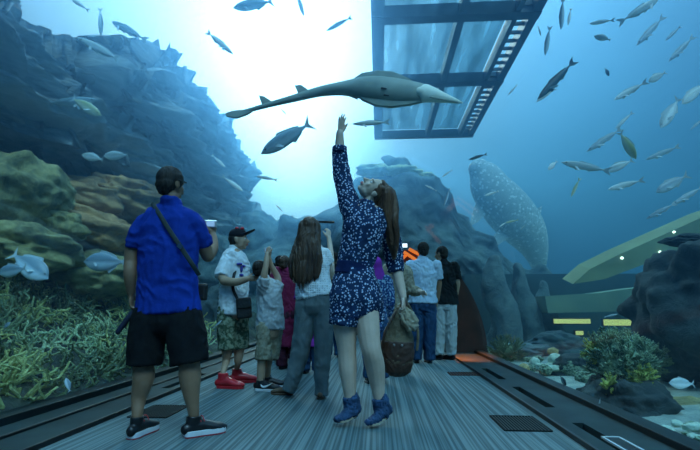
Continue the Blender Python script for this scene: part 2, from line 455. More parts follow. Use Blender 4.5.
# sea beds
def bedL(u, v):
    x = -2.72-u*3.4; y = 1.5+v*12
    z = -.25+u*1.9+.16*noise.noise(V((x*1.6, y*1.3, 1)))*min(1, u*6)+.08*noise.noise(V((x*5, y*5, 1)))*min(1, u*6)
    return V((x, y, z))
tag(slab('seabed', bedL, 60, 160, m_bed, .3), kind='structure')
def bedR(u, v):
    x = 1.83+u*16; y = 1.5+v*20
    z = -.06+.07*noise.noise(V((x*1.6, y*1.3, 5)))+.02*noise.noise(V((x*7, y*7, 5)))+.10*max(0, x-3)*.5
    return V((x, y, z))
tag(slab('seabed', bedR, 160, 200, m_sand, .3), kind='structure')

# right side rocks
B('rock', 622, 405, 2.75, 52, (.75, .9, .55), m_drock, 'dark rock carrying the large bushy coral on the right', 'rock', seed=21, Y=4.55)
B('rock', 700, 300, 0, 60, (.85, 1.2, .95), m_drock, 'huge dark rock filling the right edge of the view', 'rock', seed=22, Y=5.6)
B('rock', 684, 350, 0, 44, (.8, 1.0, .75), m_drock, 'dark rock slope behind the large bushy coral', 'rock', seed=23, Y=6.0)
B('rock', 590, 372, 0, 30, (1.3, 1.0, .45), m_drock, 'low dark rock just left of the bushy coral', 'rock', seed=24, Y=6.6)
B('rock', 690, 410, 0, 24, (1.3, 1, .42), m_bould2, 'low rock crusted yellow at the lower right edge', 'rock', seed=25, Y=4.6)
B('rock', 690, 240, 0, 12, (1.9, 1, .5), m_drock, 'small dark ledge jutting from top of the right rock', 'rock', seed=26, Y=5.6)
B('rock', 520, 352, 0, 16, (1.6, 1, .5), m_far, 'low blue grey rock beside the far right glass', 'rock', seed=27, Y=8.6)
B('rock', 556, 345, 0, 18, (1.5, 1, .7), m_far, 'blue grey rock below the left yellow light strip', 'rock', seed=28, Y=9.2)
# tall hazy columns right of the tunnel end
for i, (px, w_, yb, top, lab) in enumerate([(497, 16, 10.5, 262, 'tall pale column nearest the dark tunnel end'), (524, 12, 11, 268, 'slim hazy column, middle of the three by the tunnel end'), (548, 10, 11.5, 285, 'short hazy column, farthest from the tunnel end')]):
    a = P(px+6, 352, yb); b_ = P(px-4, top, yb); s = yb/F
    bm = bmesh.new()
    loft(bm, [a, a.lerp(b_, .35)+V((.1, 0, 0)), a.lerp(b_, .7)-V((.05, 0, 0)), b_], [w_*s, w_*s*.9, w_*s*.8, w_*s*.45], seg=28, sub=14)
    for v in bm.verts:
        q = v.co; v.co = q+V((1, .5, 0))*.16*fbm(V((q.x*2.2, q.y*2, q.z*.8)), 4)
    tag(link('pale_column', bm2me(bm), m_far), lab, 'column')

# pale slab put in for the carpet's reflection in the acrylic, with glowing dots
m_reflection = mat('carpet_reflection_pale', (.17, .21, .11), .9, (.26, .31, .17), 1.2, bump=.3)
Yl = 8.2
ledge = [(573, 284), (590, 269), (620, 254), (705, 216), (760, 196), (760, 226), (705, 243), (650, 262), (605, 279)]
bm = bmesh.new(); prism(bm, [P(x, y, Yl+(x-570)*.004) for x, y in ledge], (0, .45, .12))
r = empty('carpet_reflection_slab', P(660, 285, Yl)); tag(r, 'pale green slab for the reflected carpet, slanting up toward the right edge', 'ledge')
link('slab', bm2me(bm), m_reflection, r, False)
m_dot = mat('dot_white', (.9, .95, 1), .4, emit=(.8, 1, .95), emis=4)
for (x, y) in ((622, 258), (660, 252), (674, 232)):
    bm = bmesh.new(); ell(bm, P(x, y, Yl+(x-570)*.004-.02), (.022, .03, .022)); link('light_dot', bm2me(bm), m_dot, r)
bm = bmesh.new(); prism(bm, [P(x, y, 10.5) for x, y in [(545, 296), (600, 293), (650, 286), (705, 284), (705, 305), (640, 311), (548, 313)]], (0, 1, 0))
tag(link('stone_shelf', bm2me(bm), mat('shelf_stone', (.16, .24, .18), .9, (.24, .32, .22), 1.5), smooth=False), 'dull green stone shelf below the pale slanting slab', 'ledge')
m_yl = mat('yellow_light', (.5, .55, .2), .5, emit=(.62, .72, .22), emis=.75)
for (x0, x1, y0, y1, lab) in ((554, 590, 319, 323.5, 'yellow light strip left of the bushy coral'), (604, 636, 319.5, 325.5, 'yellow light strip right above the bushy coral'), (576, 583, 331, 335, 'tiny square yellow light below the left strip')):
    r = empty('light_strip', P(x0, y1, 9.8)); tag(r, lab, 'light')
    bm = bmesh.new(); a = P(x0, y1, 9.8); b_ = P(x1, y0, 9.8); box(bm, (a+b_)/2+V((0, .04, 0)), (b_.x-a.x+.04, .06, b_.z-a.z+.04)); link('housing', bm2me(bm), m_black, r, False)
    bm = bmesh.new(); box(bm, (a+b_)/2, (b_.x-a.x, .03, b_.z-a.z)); link('diffuser', bm2me(bm), m_yl, r, False)
# far wall of the tank on the right, dark, carrying the lights
bm = bmesh.new(); box(bm, (P(660, 330, 12.2).x-1, 12.6, .75), (7.6, .4, 1.9)); tag(link('wall_right', bm2me(bm), mat('tank_wall', (.02, .05, .055), .9, (.04, .08, .08), 2), smooth=False), kind='structure')
for o_ in bpy.data.objects:
    if o_.name.startswith('light_strip'): o_.location.y += 0

# ------------------------------------------------------------------ corals
m_stag = mat('staghorn_coral', (.30, .36, .12), .8, (.58, .60, .24), 5, bump=1, bscale=60)
m_stag2 = mat('staghorn_coral_pale', (.32, .44, .24), .8, (.6, .7, .42), 5, bump=1, bscale=60)
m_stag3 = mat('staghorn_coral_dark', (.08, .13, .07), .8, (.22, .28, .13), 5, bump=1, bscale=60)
rnd = random.Random(11)
def tube(bm, a, b, r0, r1, seg=6):
    d = (b-a).normalized(); s = d.cross(V((.3, .2, 1)))
    if s.length < .1: s = d.cross(V((1, 0, 0)))
    s.normalize(); u = d.cross(s)
    A = [bm.verts.new(a+(s*math.cos(k*6.2832/seg)+u*math.sin(k*6.2832/seg))*r0) for k in range(seg)]
    Bv = [bm.verts.new(b+(s*math.cos(k*6.2832/seg)+u*math.sin(k*6.2832/seg))*r1) for k in range(seg)]
    tp = bm.verts.new(b+d*r1*.9)
    for k in range(seg):
        bm.faces.new((A[k], A[(k+1) % seg], Bv[(k+1) % seg], Bv[k])); bm.faces.new((Bv[k], Bv[(k+1) % seg], tp))
    bm.faces.new(A[::-1])
def stag(bm, p, d, L, r, n, spread):
    q = p
    for k in range(2):
        d = (d+V((rnd.uniform(-.3, .3), rnd.uniform(-.3, .3), rnd.uniform(-.15, .3)))).normalized()
        q2 = q+d*L*.5; tube(bm, q, q2, r, r*.86); q = q2; r *= .86
        if n > 0:
            a = V((rnd.uniform(-1, 1), rnd.uniform(-1, 1), rnd.uniform(-.1, .8))).normalized()
            stag(bm, q, (d*.55+a*spread).normalized(), L*rnd.uniform(.55, .85), r*.85, n-1, spread)
    if n > 0: stag(bm, q, d, L*.75, r, n-1, spread)
def antler(bm, p, d, L, r, n):
    q = p
    for k in range(3):
        d = (d+V((rnd.uniform(-.5, .5), rnd.uniform(-.5, .5), rnd.uniform(-.35, .45)))).normalized()
        q2 = q+d*L*.34; tube(bm, q-d*r*.3, q2, r, r*.94, 6); q = q2; r *= .94
        if n > 0 and k > 0 or (n > 0 and rnd.random() < .4):
            a = d.cross(V((rnd.uniform(-1, 1), rnd.uniform(-1, 1), rnd.uniform(-1, 1)))).normalized()
            antler(bm, q, (d*.45+a*.9+V((0, 0, .15))).normalized(), L*rnd.uniform(.5, .8), r*.9, n-1)
def coral_mesh(seed, L=.25, r=.015, n=3, stems=9):
    rnd.seed(seed); bm = bmesh.new()
    for i in range(stems):
        an = i*6.28/stems+rnd.uniform(-.5, .5); t = rnd.uniform(.3, 1)
        antler(bm, V((.03*math.cos(an), .03*math.sin(an), -.05)), V((math.cos(an)*t, math.sin(an)*t, rnd.uniform(.4, .9))).normalized(), L*rnd.uniform(.8, 1.2), r*rnd.uniform(.9, 1.2), n)
    return bm2me(bm, recalc=False)
cm = [coral_mesh(s) for s in range(5)]
def place_coral(me, loc, sc_, rz, m, label, group, cat='coral', name='staghorn_coral'):
    me2 = me.copy(); me2.materials.clear(); me2.materials.append(m)
    ca, sa = math.cos(rz), math.sin(rz)
    for v in me2.vertices:                       # branches stop at the glass
        x = (v.co.x*ca-v.co.y*sa)*sc_+loc[0]; z = v.co.z*sc_+loc[2]
        lim = X0-(HW+.09)*math.sqrt(max(.0, 1-min(1, max(z, 0)/(HT+.05))**2))
        if x > lim:
            d = (lim-.02*abs(math.sin(v.index*7.3))-x)/sc_; v.co.x += d*ca; v.co.y -= d*sa
    o = bpy.data.objects.new(name, me2); C.objects.link(o); o.location = loc; o.scale = (sc_,)*3; o.rotation_euler = (0, 0, rz)
    tag(o, label, cat, group)
    return o
rnd2 = random.Random(5)
spots = []
for row, (X, y0, y1, ny) in enumerate([(-3.02, 2.7, 7.6, 15), (-3.36, 2.9, 8.2, 15), (-3.74, 3.2, 8.6, 14), (-4.15, 3.6, 8.8, 12), (-4.5, 4.2, 8.6, 9)]):
    for k in range(ny):
        y = y0+(y1-y0)*(k+.5*(row % 2))/ny
        spots.append((row, X+rnd2.uniform(-.1, .1), y+rnd2.uniform(-.12, .12)))
rl = ['olive staghorn coral in the front row against the left glass', 'branching coral in the second row behind the left glass', 'branching coral in the third row up the left reef slope', 'staghorn coral in the rear row below the left boulders', 'staghorn coral growing highest among the left boulders']
for row, x, y in spots:
    u = (-2.72-x)/3.4; z = -.25+u*1.9
    s_ = rnd2.uniform(1.0, 1.4)*(1.0 if row < 3 else .95)
    place_coral(rnd2.choice(cm), (x, y, z+.13), s_, rnd2.uniform(0, 6.28), rnd2.choice([m_stag, m_stag2, m_stag, m_stag3]) if row else rnd2.choice([m_stag2, m_stag, m_stag3]), rl[row], 'staghorn corals, row '+['one', 'two', 'three', 'four', 'five'][row]+' of the left thicket')
# large bushy coral on the right: dense short fingers over a dome
m_bush = mat('bushy_coral', (.06, .14, .10), .8, (.42, .56, .34), 9, bump=1, bscale=40)
m_bushy = mat('bushy_coral_yellow', (.30, .36, .08), .8, (.62, .62, .16), 6, bump=1, bscale=40)
def bush(center, rad, n, m, label, seed, L=.05, r=.013, parent_name='bushy_coral'):
    rnd.seed(seed); bm = bmesh.new()
    ell(bm, center, (rad[0]*.74, rad[1]*.72, rad[2]*.72), seg=20)
    for i in range(n):
        d = V((rnd.gauss(0, 1), rnd.gauss(0, 1), rnd.gauss(.1, 1))).normalized()
        if d.y > .5: d.y *= -1
        lump = 1+.22*noise.noise(d*2.2+V((seed, 0, 0)))
        p = center+V((d.x*rad[0], d.y*rad[1], d.z*rad[2]))*.70*lump
        stag(bm, p, (d+V((0, 0, .2))).normalized(), L*1.2*(rad[0]/.3), r, 2, .8)
    o = link(parent_name, bm2me(bm, recalc=False), m); tag(o, label, 'coral'); return o
bc = P(619, 362, 4.7)
bush(bc, (.31, .28, .30), 170, m_bush, 'large bushy green coral on its dark rock at right', 3)
bush(P(597, 352, 4.75), (.11, .10, .12), 40, m_bushy, 'yellow tipped coral clump on left side of the bushy coral', 4, L=.09)
bush(P(642, 378, 4.45), (.10, .1, .10), 40, m_bushy, 'yellow coral clump low on right side of the bushy coral', 5, L=.09)
bush(P(608, 386, 4.4), (.07, .07, .07), 24, m_bushy, 'little yellow coral clump hanging under the bushy coral', 6, L=.12)
# small coral heads
def head_c(px, py, Y, r, m, label, name='brain_coral', seed=1, asp=(1, 1, .8)):
    return B(name, px, py, 0, r, asp, m, label, 'coral', seed=seed, Y=Y, sub=4, amp=.18)
m_brain = mat('brain_coral', (.10, .17, .12), .85, (.26, .36, .24), 30, bump=1.5, kind='voronoi')
m_pale = mat('pale_coral', (.35, .48, .40), .85, (.6, .7, .55), 14, bump=1.2)
m_org = mat('orange_coral', (.35, .28, .12), .85, (.55, .42, .2), 12, bump=1.2)
head_c(572, 369, 6.4, 12, m_brain, 'domed green brain coral left of the bushy coral', seed=31)
head_c(556, 360, 6.7, 7, m_pale, 'small round pale coral behind the brain coral', seed=32)
head_c(553, 352, 7.0, 5, m_org, 'small orange coral knob topmost of the coral heads', seed=33)
head_c(535, 364, 6.6, 6, m_pale, 'pale ruffled coral left of the brain coral', seed=34, asp=(.8, .8, 1.1))
head_c(524, 368, 6.3, 5, m_org, 'small brown coral knob against the right glass', seed=35)
head_c(586, 378, 5.9, 9, m_brain, 'low green coral lump between brain coral and bushy coral', seed=36)
head_c(545, 370, 6.1, 6, m_brain, 'little green coral lump in front of the pale coral', seed=37)
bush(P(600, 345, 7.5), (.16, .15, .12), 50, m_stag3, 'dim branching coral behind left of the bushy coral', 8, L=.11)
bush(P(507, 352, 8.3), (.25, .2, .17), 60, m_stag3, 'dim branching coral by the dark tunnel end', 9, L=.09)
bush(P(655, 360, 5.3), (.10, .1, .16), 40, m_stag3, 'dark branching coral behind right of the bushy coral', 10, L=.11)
# rubble on the right hand sand
rnd3 = random.Random(9)
for k in range(26):
    px = rnd3.uniform(500, 560) if k < 9 else rnd3.uniform(655, 700)
    py = 340 + (px-480)*.50+rnd3.uniform(-8, 6) if k < 9 else rnd3.uniform(424, 448)
    g_ = PZ(px, py, 0)
    if g_.x < 1.95: g_.x = 2.0+rnd3.uniform(0, .3)
    B('stone', *(0, 0, 0), rnd3.uniform(4, 7), (1, 1, .55), m_pale if k % 3 else m_brain, 'small pale coral stone on the sand at the far right glass' if k < 9 else 'small pale coral stone on the sand at the lower right corner', 'stone', seed=k+50, Y=g_.y, sub=3, group='stones by the far right glass' if k < 9 else 'stones at the lower right corner').location = (g_.x, g_.y, -.02)

# ------------------------------------------------------------------ platform at the water surface
m_steel = mat('platform_steel', (.015, .035, .05), .5, metal=.2)
ZP = 5.6
A_ = PZ(374, 131, ZP); Bq = PZ(467, 136, ZP); yf = (A_.y+Bq.y)/2
xl = PZ(378, 60, ZP).x; xr = PZ(505, 66, ZP).x; yn = PZ(530, -80, ZP).y
root = empty('surface_platform', (xl, yf, ZP)); tag(root, 'dark steel framed glass platform hanging over the tunnel at the surface', 'platform')
def beam(name, a, b_, w_=.14, h=.22):
    bm = bmesh.new(); bar(bm, a, b_, w_, h); return link(name, bm2me(bm), m_steel, root, False)
for x, w_ in ((xl, .22), (PZ(448, 60, ZP).x, .12), (xr-.30, .08), (xr, .14)):
    beam('side_beam', (x, yn, ZP), (x, yf, ZP), w_)
y80 = PZ(420, 80, ZP).y; y12 = PZ(420, 13, ZP).y; ya = PZ(420, -45, ZP).y
for y in (yf, y80, y12, ya, yn): beam('cross_beam', (xl-.1, y, ZP-.02), (xr+.07, y, ZP-.02), .2 if y in (y80, y12) else .12)
for k in range(28):
    y = yn+(yf-yn)*(k+.5)/28
    bm = bmesh.new(); box(bm, (xr-.15, y, ZP), (.18, .05, .05)); link('rung', bm2me(bm), m_steel, root, False)
mg = bpy.data.materials.new('platform_glass'); mg.use_nodes = True; t = mg.node_tree; t.nodes.clear()
o_ = t.nodes.new('ShaderNodeOutputMaterial'); tr = t.nodes.new('ShaderNodeBsdfTransparent'); df = t.nodes.new('ShaderNodeBsdfDiffuse'); mx = t.nodes.new('ShaderNodeMixShader')
tcn = t.nodes.new('ShaderNodeTexCoord'); mpn = t.nodes.new('ShaderNodeMapping'); mpn.inputs['Scale'].default_value = (3.5, .35, 1); nn = t.nodes.new('ShaderNodeTexNoise'); nn.inputs['Scale'].default_value = 1.3; nn.inputs['Detail'].default_value = 5
t.links.new(tcn.outputs['Object'], mpn.inputs[0]); t.links.new(mpn.outputs[0], nn.inputs[0])
rr = t.nodes.new('ShaderNodeValToRGB'); rr.color_ramp.elements[0].position = .35; rr.color_ramp.elements[0].color = (.3, .3, .3, 1); rr.color_ramp.elements[1].position = .7; rr.color_ramp.elements[1].color = (.7, .7, .7, 1)
t.links.new(nn.outputs[0], rr.inputs[0]); t.links.new(rr.outputs[0], mx.inputs[0])
df.inputs[0].default_value = (.40, .55, .62, 1)
tr.inputs[0].default_value = (.8, .95, 1, 1)
t.links.new(tr.outputs[0], mx.inputs[1]); t.links.new(df.outputs[0], mx.inputs[2]); t.links.new(mx.outputs[0], o_.inputs[0])
xs_ = [xl, PZ(448, 60, ZP).x, xr-.3]; ys_ = [yn, ya, y12, y80, yf]
for i in range(2):
    for j in range(4):
        bm = bmesh.new(); box(bm, ((xs_[i]+xs_[i+1])/2, (ys_[j]+ys_[j+1])/2, ZP+.12), (xs_[i+1]-xs_[i]-.12, ys_[j+1]-ys_[j]-.1, .02)); link('glass_panel', bm2me(bm), mg, root, False)

# ------------------------------------------------------------------ tunnel end: dark portal and corridor
m_port = mat('portal_brown', (.035, .014, .01), .8, (.07, .025, .017), 3, bump=.3)
bm = bmesh.new()
ao = arch(2.34, 2.40, .0, 60)[:15]; ai = arch(1.80, 2.20, .0, 60)[:15]
extr(bm, ao+ai[::-1], 8.4, 9.8)
tag(link('wall_far', bm2me(bm), m_port, smooth=False), 'dark brown portal ring at the tunnel end', kind='structure')
# orange neon over the portal floor end
m_or = mat('orange_glow', (.8, .2, .02), .5, emit=(1, .22, .03), emis=.6)
r = empty('orange_light_panel', P(408, 262, 8.3)); tag(r, 'slanted orange light strips above the men at the far end', 'light')
for (a, b_) in (((399, 262), (407, 254)), ((404, 252), (419, 262)), ((409, 249), (424, 257))):
    bm = bmesh.new(); bar(bm, P(*a, 8.3), P(*b_, 8.35), .05, .05); link('strip', bm2me(bm), m_or, r, False)
bm = bmesh.new(); box(bm, P(410, 258, 8.42), (.55, .04, .30)); link('backing', bm2me(bm), mat('panel_back', (.10, .03, .02), .6), r, False)
sp = bpy.data.lights.new('orange_spot', 'SPOT'); so = bpy.data.objects.new('orange_spot', sp); C.objects.link(so)
so.location = (1.42, 8.36, .95); tgt = V((1.50, 7.75, 0)); so.rotation_euler = (tgt-so.location).to_track_quat('-Z', 'Y').to_euler()
sp.energy = 110; sp.color = (1, .28, .05); sp.spot_size = R(50); sp.spot_blend = .4; sp.shadow_soft_size = .05

# bright caustic patch below the platform, painted as pale yellow green lumps
m_caustic = mat('caustic_pale', (.40, .46, .24), .9, (.8, .82, .5), 1.4, bump=2, kind='musgrave')
for (px, py, r_, a_, lab, sd_) in ((374, 170, 12, (1.3, .8, .5), 'pale lump painted as bright caustics under the platform left corner', 61), (402, 171, 13, (1.4, .8, .42), 'pale lump painted as bright caustics behind the head of the floral dress woman', 62), (426, 177, 9, (1.2, .8, .5), 'small pale caustic lump right of the two larger lumps', 63)):
    B('caustic_lump', px, py, 0, r_, a_, m_caustic, lab, 'coral', seed=sd_, Y=15.3, sub=4, amp=.5)
# ------------------------------------------------------------------ materials for people
def skinmat(n, c): return mat(n, c, .55, tuple(x*.85 for x in c), 12, bump=.1, bscale=60)
sk_tan = skinmat('skin_tan', (.30, .17, .10)); sk_fair = skinmat('skin_fair', (.64, .47, .36)); sk_mid = skinmat('skin_mid', (.40, .26, .17))
m_lip = mat('lips', (.45, .10, .09), .4); m_eyew = mat('eye_white', (.7, .7, .7), .2); m_iris = mat('eye_iris', (.03, .02, .015), .15)
hair_blk = mat('hair_black', (.008, .007, .007), .75, (.03, .025, .022), 30, stretch=(1, 1, .12), bump=1.5)
hair_brn = mat('hair_brown', (.035, .018, .010), .45, (.10, .055, .03), 26, stretch=(1, 1, .08), bump=2)
hair_red = mat('hair_chestnut', (.06, .025, .012), .45, (.16, .08, .04), 26, stretch=(1, 1, .08), bump=2)
def cloth(n, c, c2=None, sc_=9, b=.5, **k): return mat(n, c, .9, c2 or tuple(x*.8 for x in c), sc_, bump=b, bscale=k.pop('bs', 14), spec=.15, **k)
m_blue = cloth('royal_blue_knit', (.008, .040, .30), (.006, .032, .24))
m_shortb = cloth('black_sports_cloth', (.006, .007, .009), (.012, .014, .016))
m_white = cloth('white_cotton', (.72, .76, .78))
m_greyt = cloth('grey_cotton', (.42, .46, .48))
m_camo = cloth('camouflage_cloth', (.05, .08, .05), (.22, .26, .18), 22, lo=.45, hi=.55)
m_khaki = cloth('khaki_check', (.20, .18, .12), (.34, .32, .24), 30)
m_pants = cloth('grey_teal_trousers', (.10, .14, .15), (.13, .17, .18))
m_maroon = cloth('maroon_cloth', (.14, .015, .045), (.20, .02, .07))
m_purple = cloth('purple_cloth', (.20, .03, .28), (.28, .04, .36))
m_ltblue = cloth('pale_blue_shirt', (.50, .62, .72), (.42, .54, .66), 6)
m_jeans = cloth('dark_jeans', (.015, .045, .10), (.025, .07, .15), 8)
m_blackt = cloth('black_tee', (.010, .014, .016), (.016, .02, .022))
m_trous = cloth('light_trousers', (.40, .44, .44), (.48, .52, .52), 6)
m_beige = cloth('beige_robe', (.34, .30, .22), (.20, .18, .13), 40)
m_print = cloth('blue_print_cloth', (.02, .05, .16), (.25, .40, .55), 45, lo=.5, hi=.6)
m_dktrs = cloth('dark_trousers', (.05, .015, .03), (.07, .02, .04))
m_shoe_b = mat('shoe_black', (.01, .011, .013), .35); m_sole_w = mat('sole_white', (.65, .68, .70), .5); m_shoe_r = mat('shoe_red', (.55, .02, .03), .35, (.42, .015, .025), 14, bump=.4)
m_solered = mat('sole_red', (.30, .02, .03), .4); m_boot = mat('boot_blue_suede', (.012, .042, .10), .85, (.02, .065, .15), 18, bump=.8, bscale=40); m_boots = mat('boot_sole_cream', (.45, .40, .30), .6)
m_lace = mat('shoelace_red', (.5, .04, .05), .7); m_tan = mat('leather_tan', (.10, .06, .035), .5)
m_bag = mat('bag_black', (.010, .012, .014), .7, bump=.3, bscale=40)
m_buckle = mat('buckle_metal', (.4, .4, .4), .3, metal=1)
m_cam = mat('camera_silver', (.45, .5, .52), .3, metal=.5); m_camb = mat('camera_black', (.01, .01, .012), .4)

# navy cloth with scattered white blossoms
def floral():
    m = bpy.data.materials.new('navy_floral_cloth'); m.use_nodes = True; t = m.node_tree; b = t.nodes['Principled BSDF']; n = t.nodes.new
    tc = n('ShaderNodeTexCoord'); v = n('ShaderNodeTexVoronoi'); v.inputs['Scale'].default_value = 52; v.feature = 'F1'
    nz = n('ShaderNodeTexNoise'); nz.inputs['Scale'].default_value = 130; nz.inputs['Detail'].default_value = 2
    ad = n('ShaderNodeMath'); ad.operation = 'MULTIPLY_ADD'; ad.inputs[1].default_value = .35
    t.links.new(tc.outputs['Object'], v.inputs['Vector']); t.links.new(tc.outputs['Object'], nz.inputs['Vector'])
    t.links.new(nz.outputs['Fac'], ad.inputs[0]); t.links.new(v.outputs['Distance'], ad.inputs[2])
    r = n('ShaderNodeValToRGB'); e = r.color_ramp.elements; e[0].position = .45; e[0].color = (.50, .60, .74, 1); e[1].position = .57; e[1].color = (.010, .030, .085, 1)
    x = e.new(.50); x.color = (.22, .32, .52, 1)
    t.links.new(ad.outputs[0], r.inputs[0]); t.links.new(r.outputs[0], b.inputs['Base Color']); b.inputs['Roughness'].default_value = .85; b.inputs['Specular IOR Level'].default_value = .2
    return m
m_floral = floral()
# white crochet: open round holes darken the weave
def crochet():
    m = bpy.data.materials.new('white_crochet'); m.use_nodes = True; t = m.node_tree; b = t.nodes['Principled BSDF']; n = t.nodes.new
    tc = n('ShaderNodeTexCoord'); v = n('ShaderNodeTexVoronoi'); v.inputs['Scale'].default_value = 46; v.inputs['Randomness'].default_value = .2
    r = n('ShaderNodeValToRGB'); e = r.color_ramp.elements; e[0].position = .12; e[0].color = (.25, .30, .32, 1); e[1].position = .30; e[1].color = (.70, .74, .76, 1)
    t.links.new(tc.outputs['Object'], v.inputs['Vector']); t.links.new(v.outputs['Distance'], r.inputs[0]); t.links.new(r.outputs[0], b.inputs['Base Color'])
    bp = n('ShaderNodeBump'); bp.inputs['Distance'].default_value = .01; bp.inputs['Strength'].default_value = .6; t.links.new(v.outputs['Distance'], bp.inputs['Height']); t.links.new(bp.outputs[0], b.inputs['Normal'])
    b.inputs['Roughness'].default_value = .9
    return m
m_crochet = crochet()

# ------------------------------------------------------------------ figure helpers
class Fig:
    """one person; joints are given where they stand in the tunnel (across px, up py, depth Y+d)"""
    def __init__(s, Y, root_px, label, group=None):
        s.Y = Y; s.u = Y/F*1.01
        g = P(root_px, 300, Y); s.root = empty('person', (g.x, Y, 0)); tag(s.root, label, 'person', group)
    def J(s, px, py, d=0): return P(px, py, s.Y+d)
    def L(s, bm, pts, rad, **k):
        """lofts: pts (px,py[,d]) ; rad in px, scalar or (half width, half depth)"""
        loft(bm, [p if isinstance(p, Vector) else s.J(*p) for p in pts], [(r[0]*s.u, r[1]*s.u) if isinstance(r, (tuple, list)) else r*s.u for r in rad], **k)
    def put(s, name, bm, m, voxel=.008, smooth=2, fold=None, label=None):
        me = fuse(bm, voxel, smooth, fold); o = link(name, me, m, s.root)
        if label: o['label'] = label
        return o
    def raw(s, name, bm, m, parent=None, smooth=True, label=None):
        o = link(name, bm2me(bm), m, parent or s.root, smooth)
        if label: o['label'] = label
        return o
def frame(up, fwd):
    u = V(up).normalized(); f = V(fwd); f = (f-u*f.dot(u)).normalized(); r = f.cross(u).normalized()
    return r, f, u
def head(bm, c, up, fwd, k=1.0):
    r, f, u = frame(up, fwd); A = (r, f, u)
    q = lambda a, b, d: c+(r*a+f*b+u*d)*k
    E = lambda a, b, d, x, y, z: ell(bm, q(a, b, d), (x*k, y*k, z*k), A, 20)
    E(0, -.012, .030, .072, .092, .086); E(0, .020, -.020, .060, .070, .088); E(0, .052, -.090, .026, .026, .020)
    E(.036, .022, -.066, .022, .036, .030); E(-.036, .022, -.066, .022, .036, .030)
    E(0, .074, .026, .048, .016, .016); E(.034, .066, -.022, .020, .016, .022); E(-.034, .066, -.022, .020, .016, .022)
    loft(bm, [q(0, .084, .012), q(0, .098, -.012), q(0, .112, -.032)], [.008*k, .010*k, .013*k], seg=10, sub=3)
    E(.010, .095, -.036, .009, .010, .007); E(-.010, .095, -.036, .009, .010, .007)
    E(0, .084, -.056, .022, .012, .007); E(0, .083, -.068, .019, .012, .008)
    for s_ in (1, -1):
        E(s_*.074, -.012, -.008, .008, .020, .032); E(s_*.078, -.018, .006, .006, .014, .016)
    return q
def face_parts(fig, q, k, iris=True, brow=None):
    for s_ in (1, -1):
        bm = bmesh.new(); ell(bm, q(s_*.030, .074, .004), (.013*k, .010*k, .010*k)); e = fig.raw('eye', bm, m_eyew)
        bm = bmesh.new(); ell(bm, q(s_*.030, .0815, .004), (.0055*k, .004*k, .0055*k)); fig.raw('iris', bm, m_iris, e)
        if brow:
            bm = bmesh.new(); loft(bm, [q(s_*.014, .088, .022), q(s_*.03, .086, .027), q(s_*.046, .074, .022)], [.003*k, .004*k, .002*k], seg=8); fig.raw('eyebrow', bm, brow)
    bm = bmesh.new(); loft(bm, [q(-.020, .084, -.061), q(0, .0965, -.058), q(.020, .084, -.061)], [.0028*k, .006*k, .0028*k], seg=8)
    loft(bm, [q(-.018, .084, -.064), q(0, .095, -.068), q(.018, .084, -.064)], [.0028*k, .006*k, .0028*k], seg=8); fig.raw('lips', bm, m_lip)
def hand(bm, wr, d, n, th, k=1.0, curl=20, spread=.0, thumb=1.0):
    """wr wrist, d finger direction, n palm-facing direction, th towards thumb"""
    d = V(d).normalized(); n = V(n); n = (n-d*n.dot(d)).normalized(); l = V(th); l = (l-d*l.dot(d)-n*l.dot(n)).normalized()
    p = lambda a, b, c: wr+(d*a+l*b+n*c)*k
    loft(bm, [p(-.02, 0, 0), p(.02, .002, 0), p(.06, .002, 0), p(.098, 0, 0)], [(.025*k, .019*k), (.030*k, .016*k), (.039*k, .014*k), (.036*k, .011*k)], D=n, seg=16)
    for i, L in enumerate((.070, .080, .074, .058)):
        off = .029-.0195*i; b = p(.088-(.008 if i in (0, 3) else 0)-(.004 if i == 3 else 0), off, 0)
        an = 0; pts = [b-d*.012*k, b]; q = b
        for j, fr in enumerate((.46, .30, .24)):
            an += R(curl)*(.6+.5*j)
            dd = (d*math.cos(an)+n*math.sin(an)+l*spread*(1.5-i)*.16).normalized(); q = q+dd*L*fr*k; pts.append(q)
        loft(bm, pts, [.0095*k, .0092*k, .0086*k, .0080*k, .0066*k], seg=10, D=l, sub=3)
    a = p(.018, .022, .004); b = p(.045, .022+.026*thumb, .010); c = p(.072, .022+.040*thumb, .016); e = p(.094, .022+.046*thumb, .024)
    loft(bm, [a, b, c, e], [.015*k, .0125*k, .0105*k, .0085*k], seg=10, sub=3, D=n)
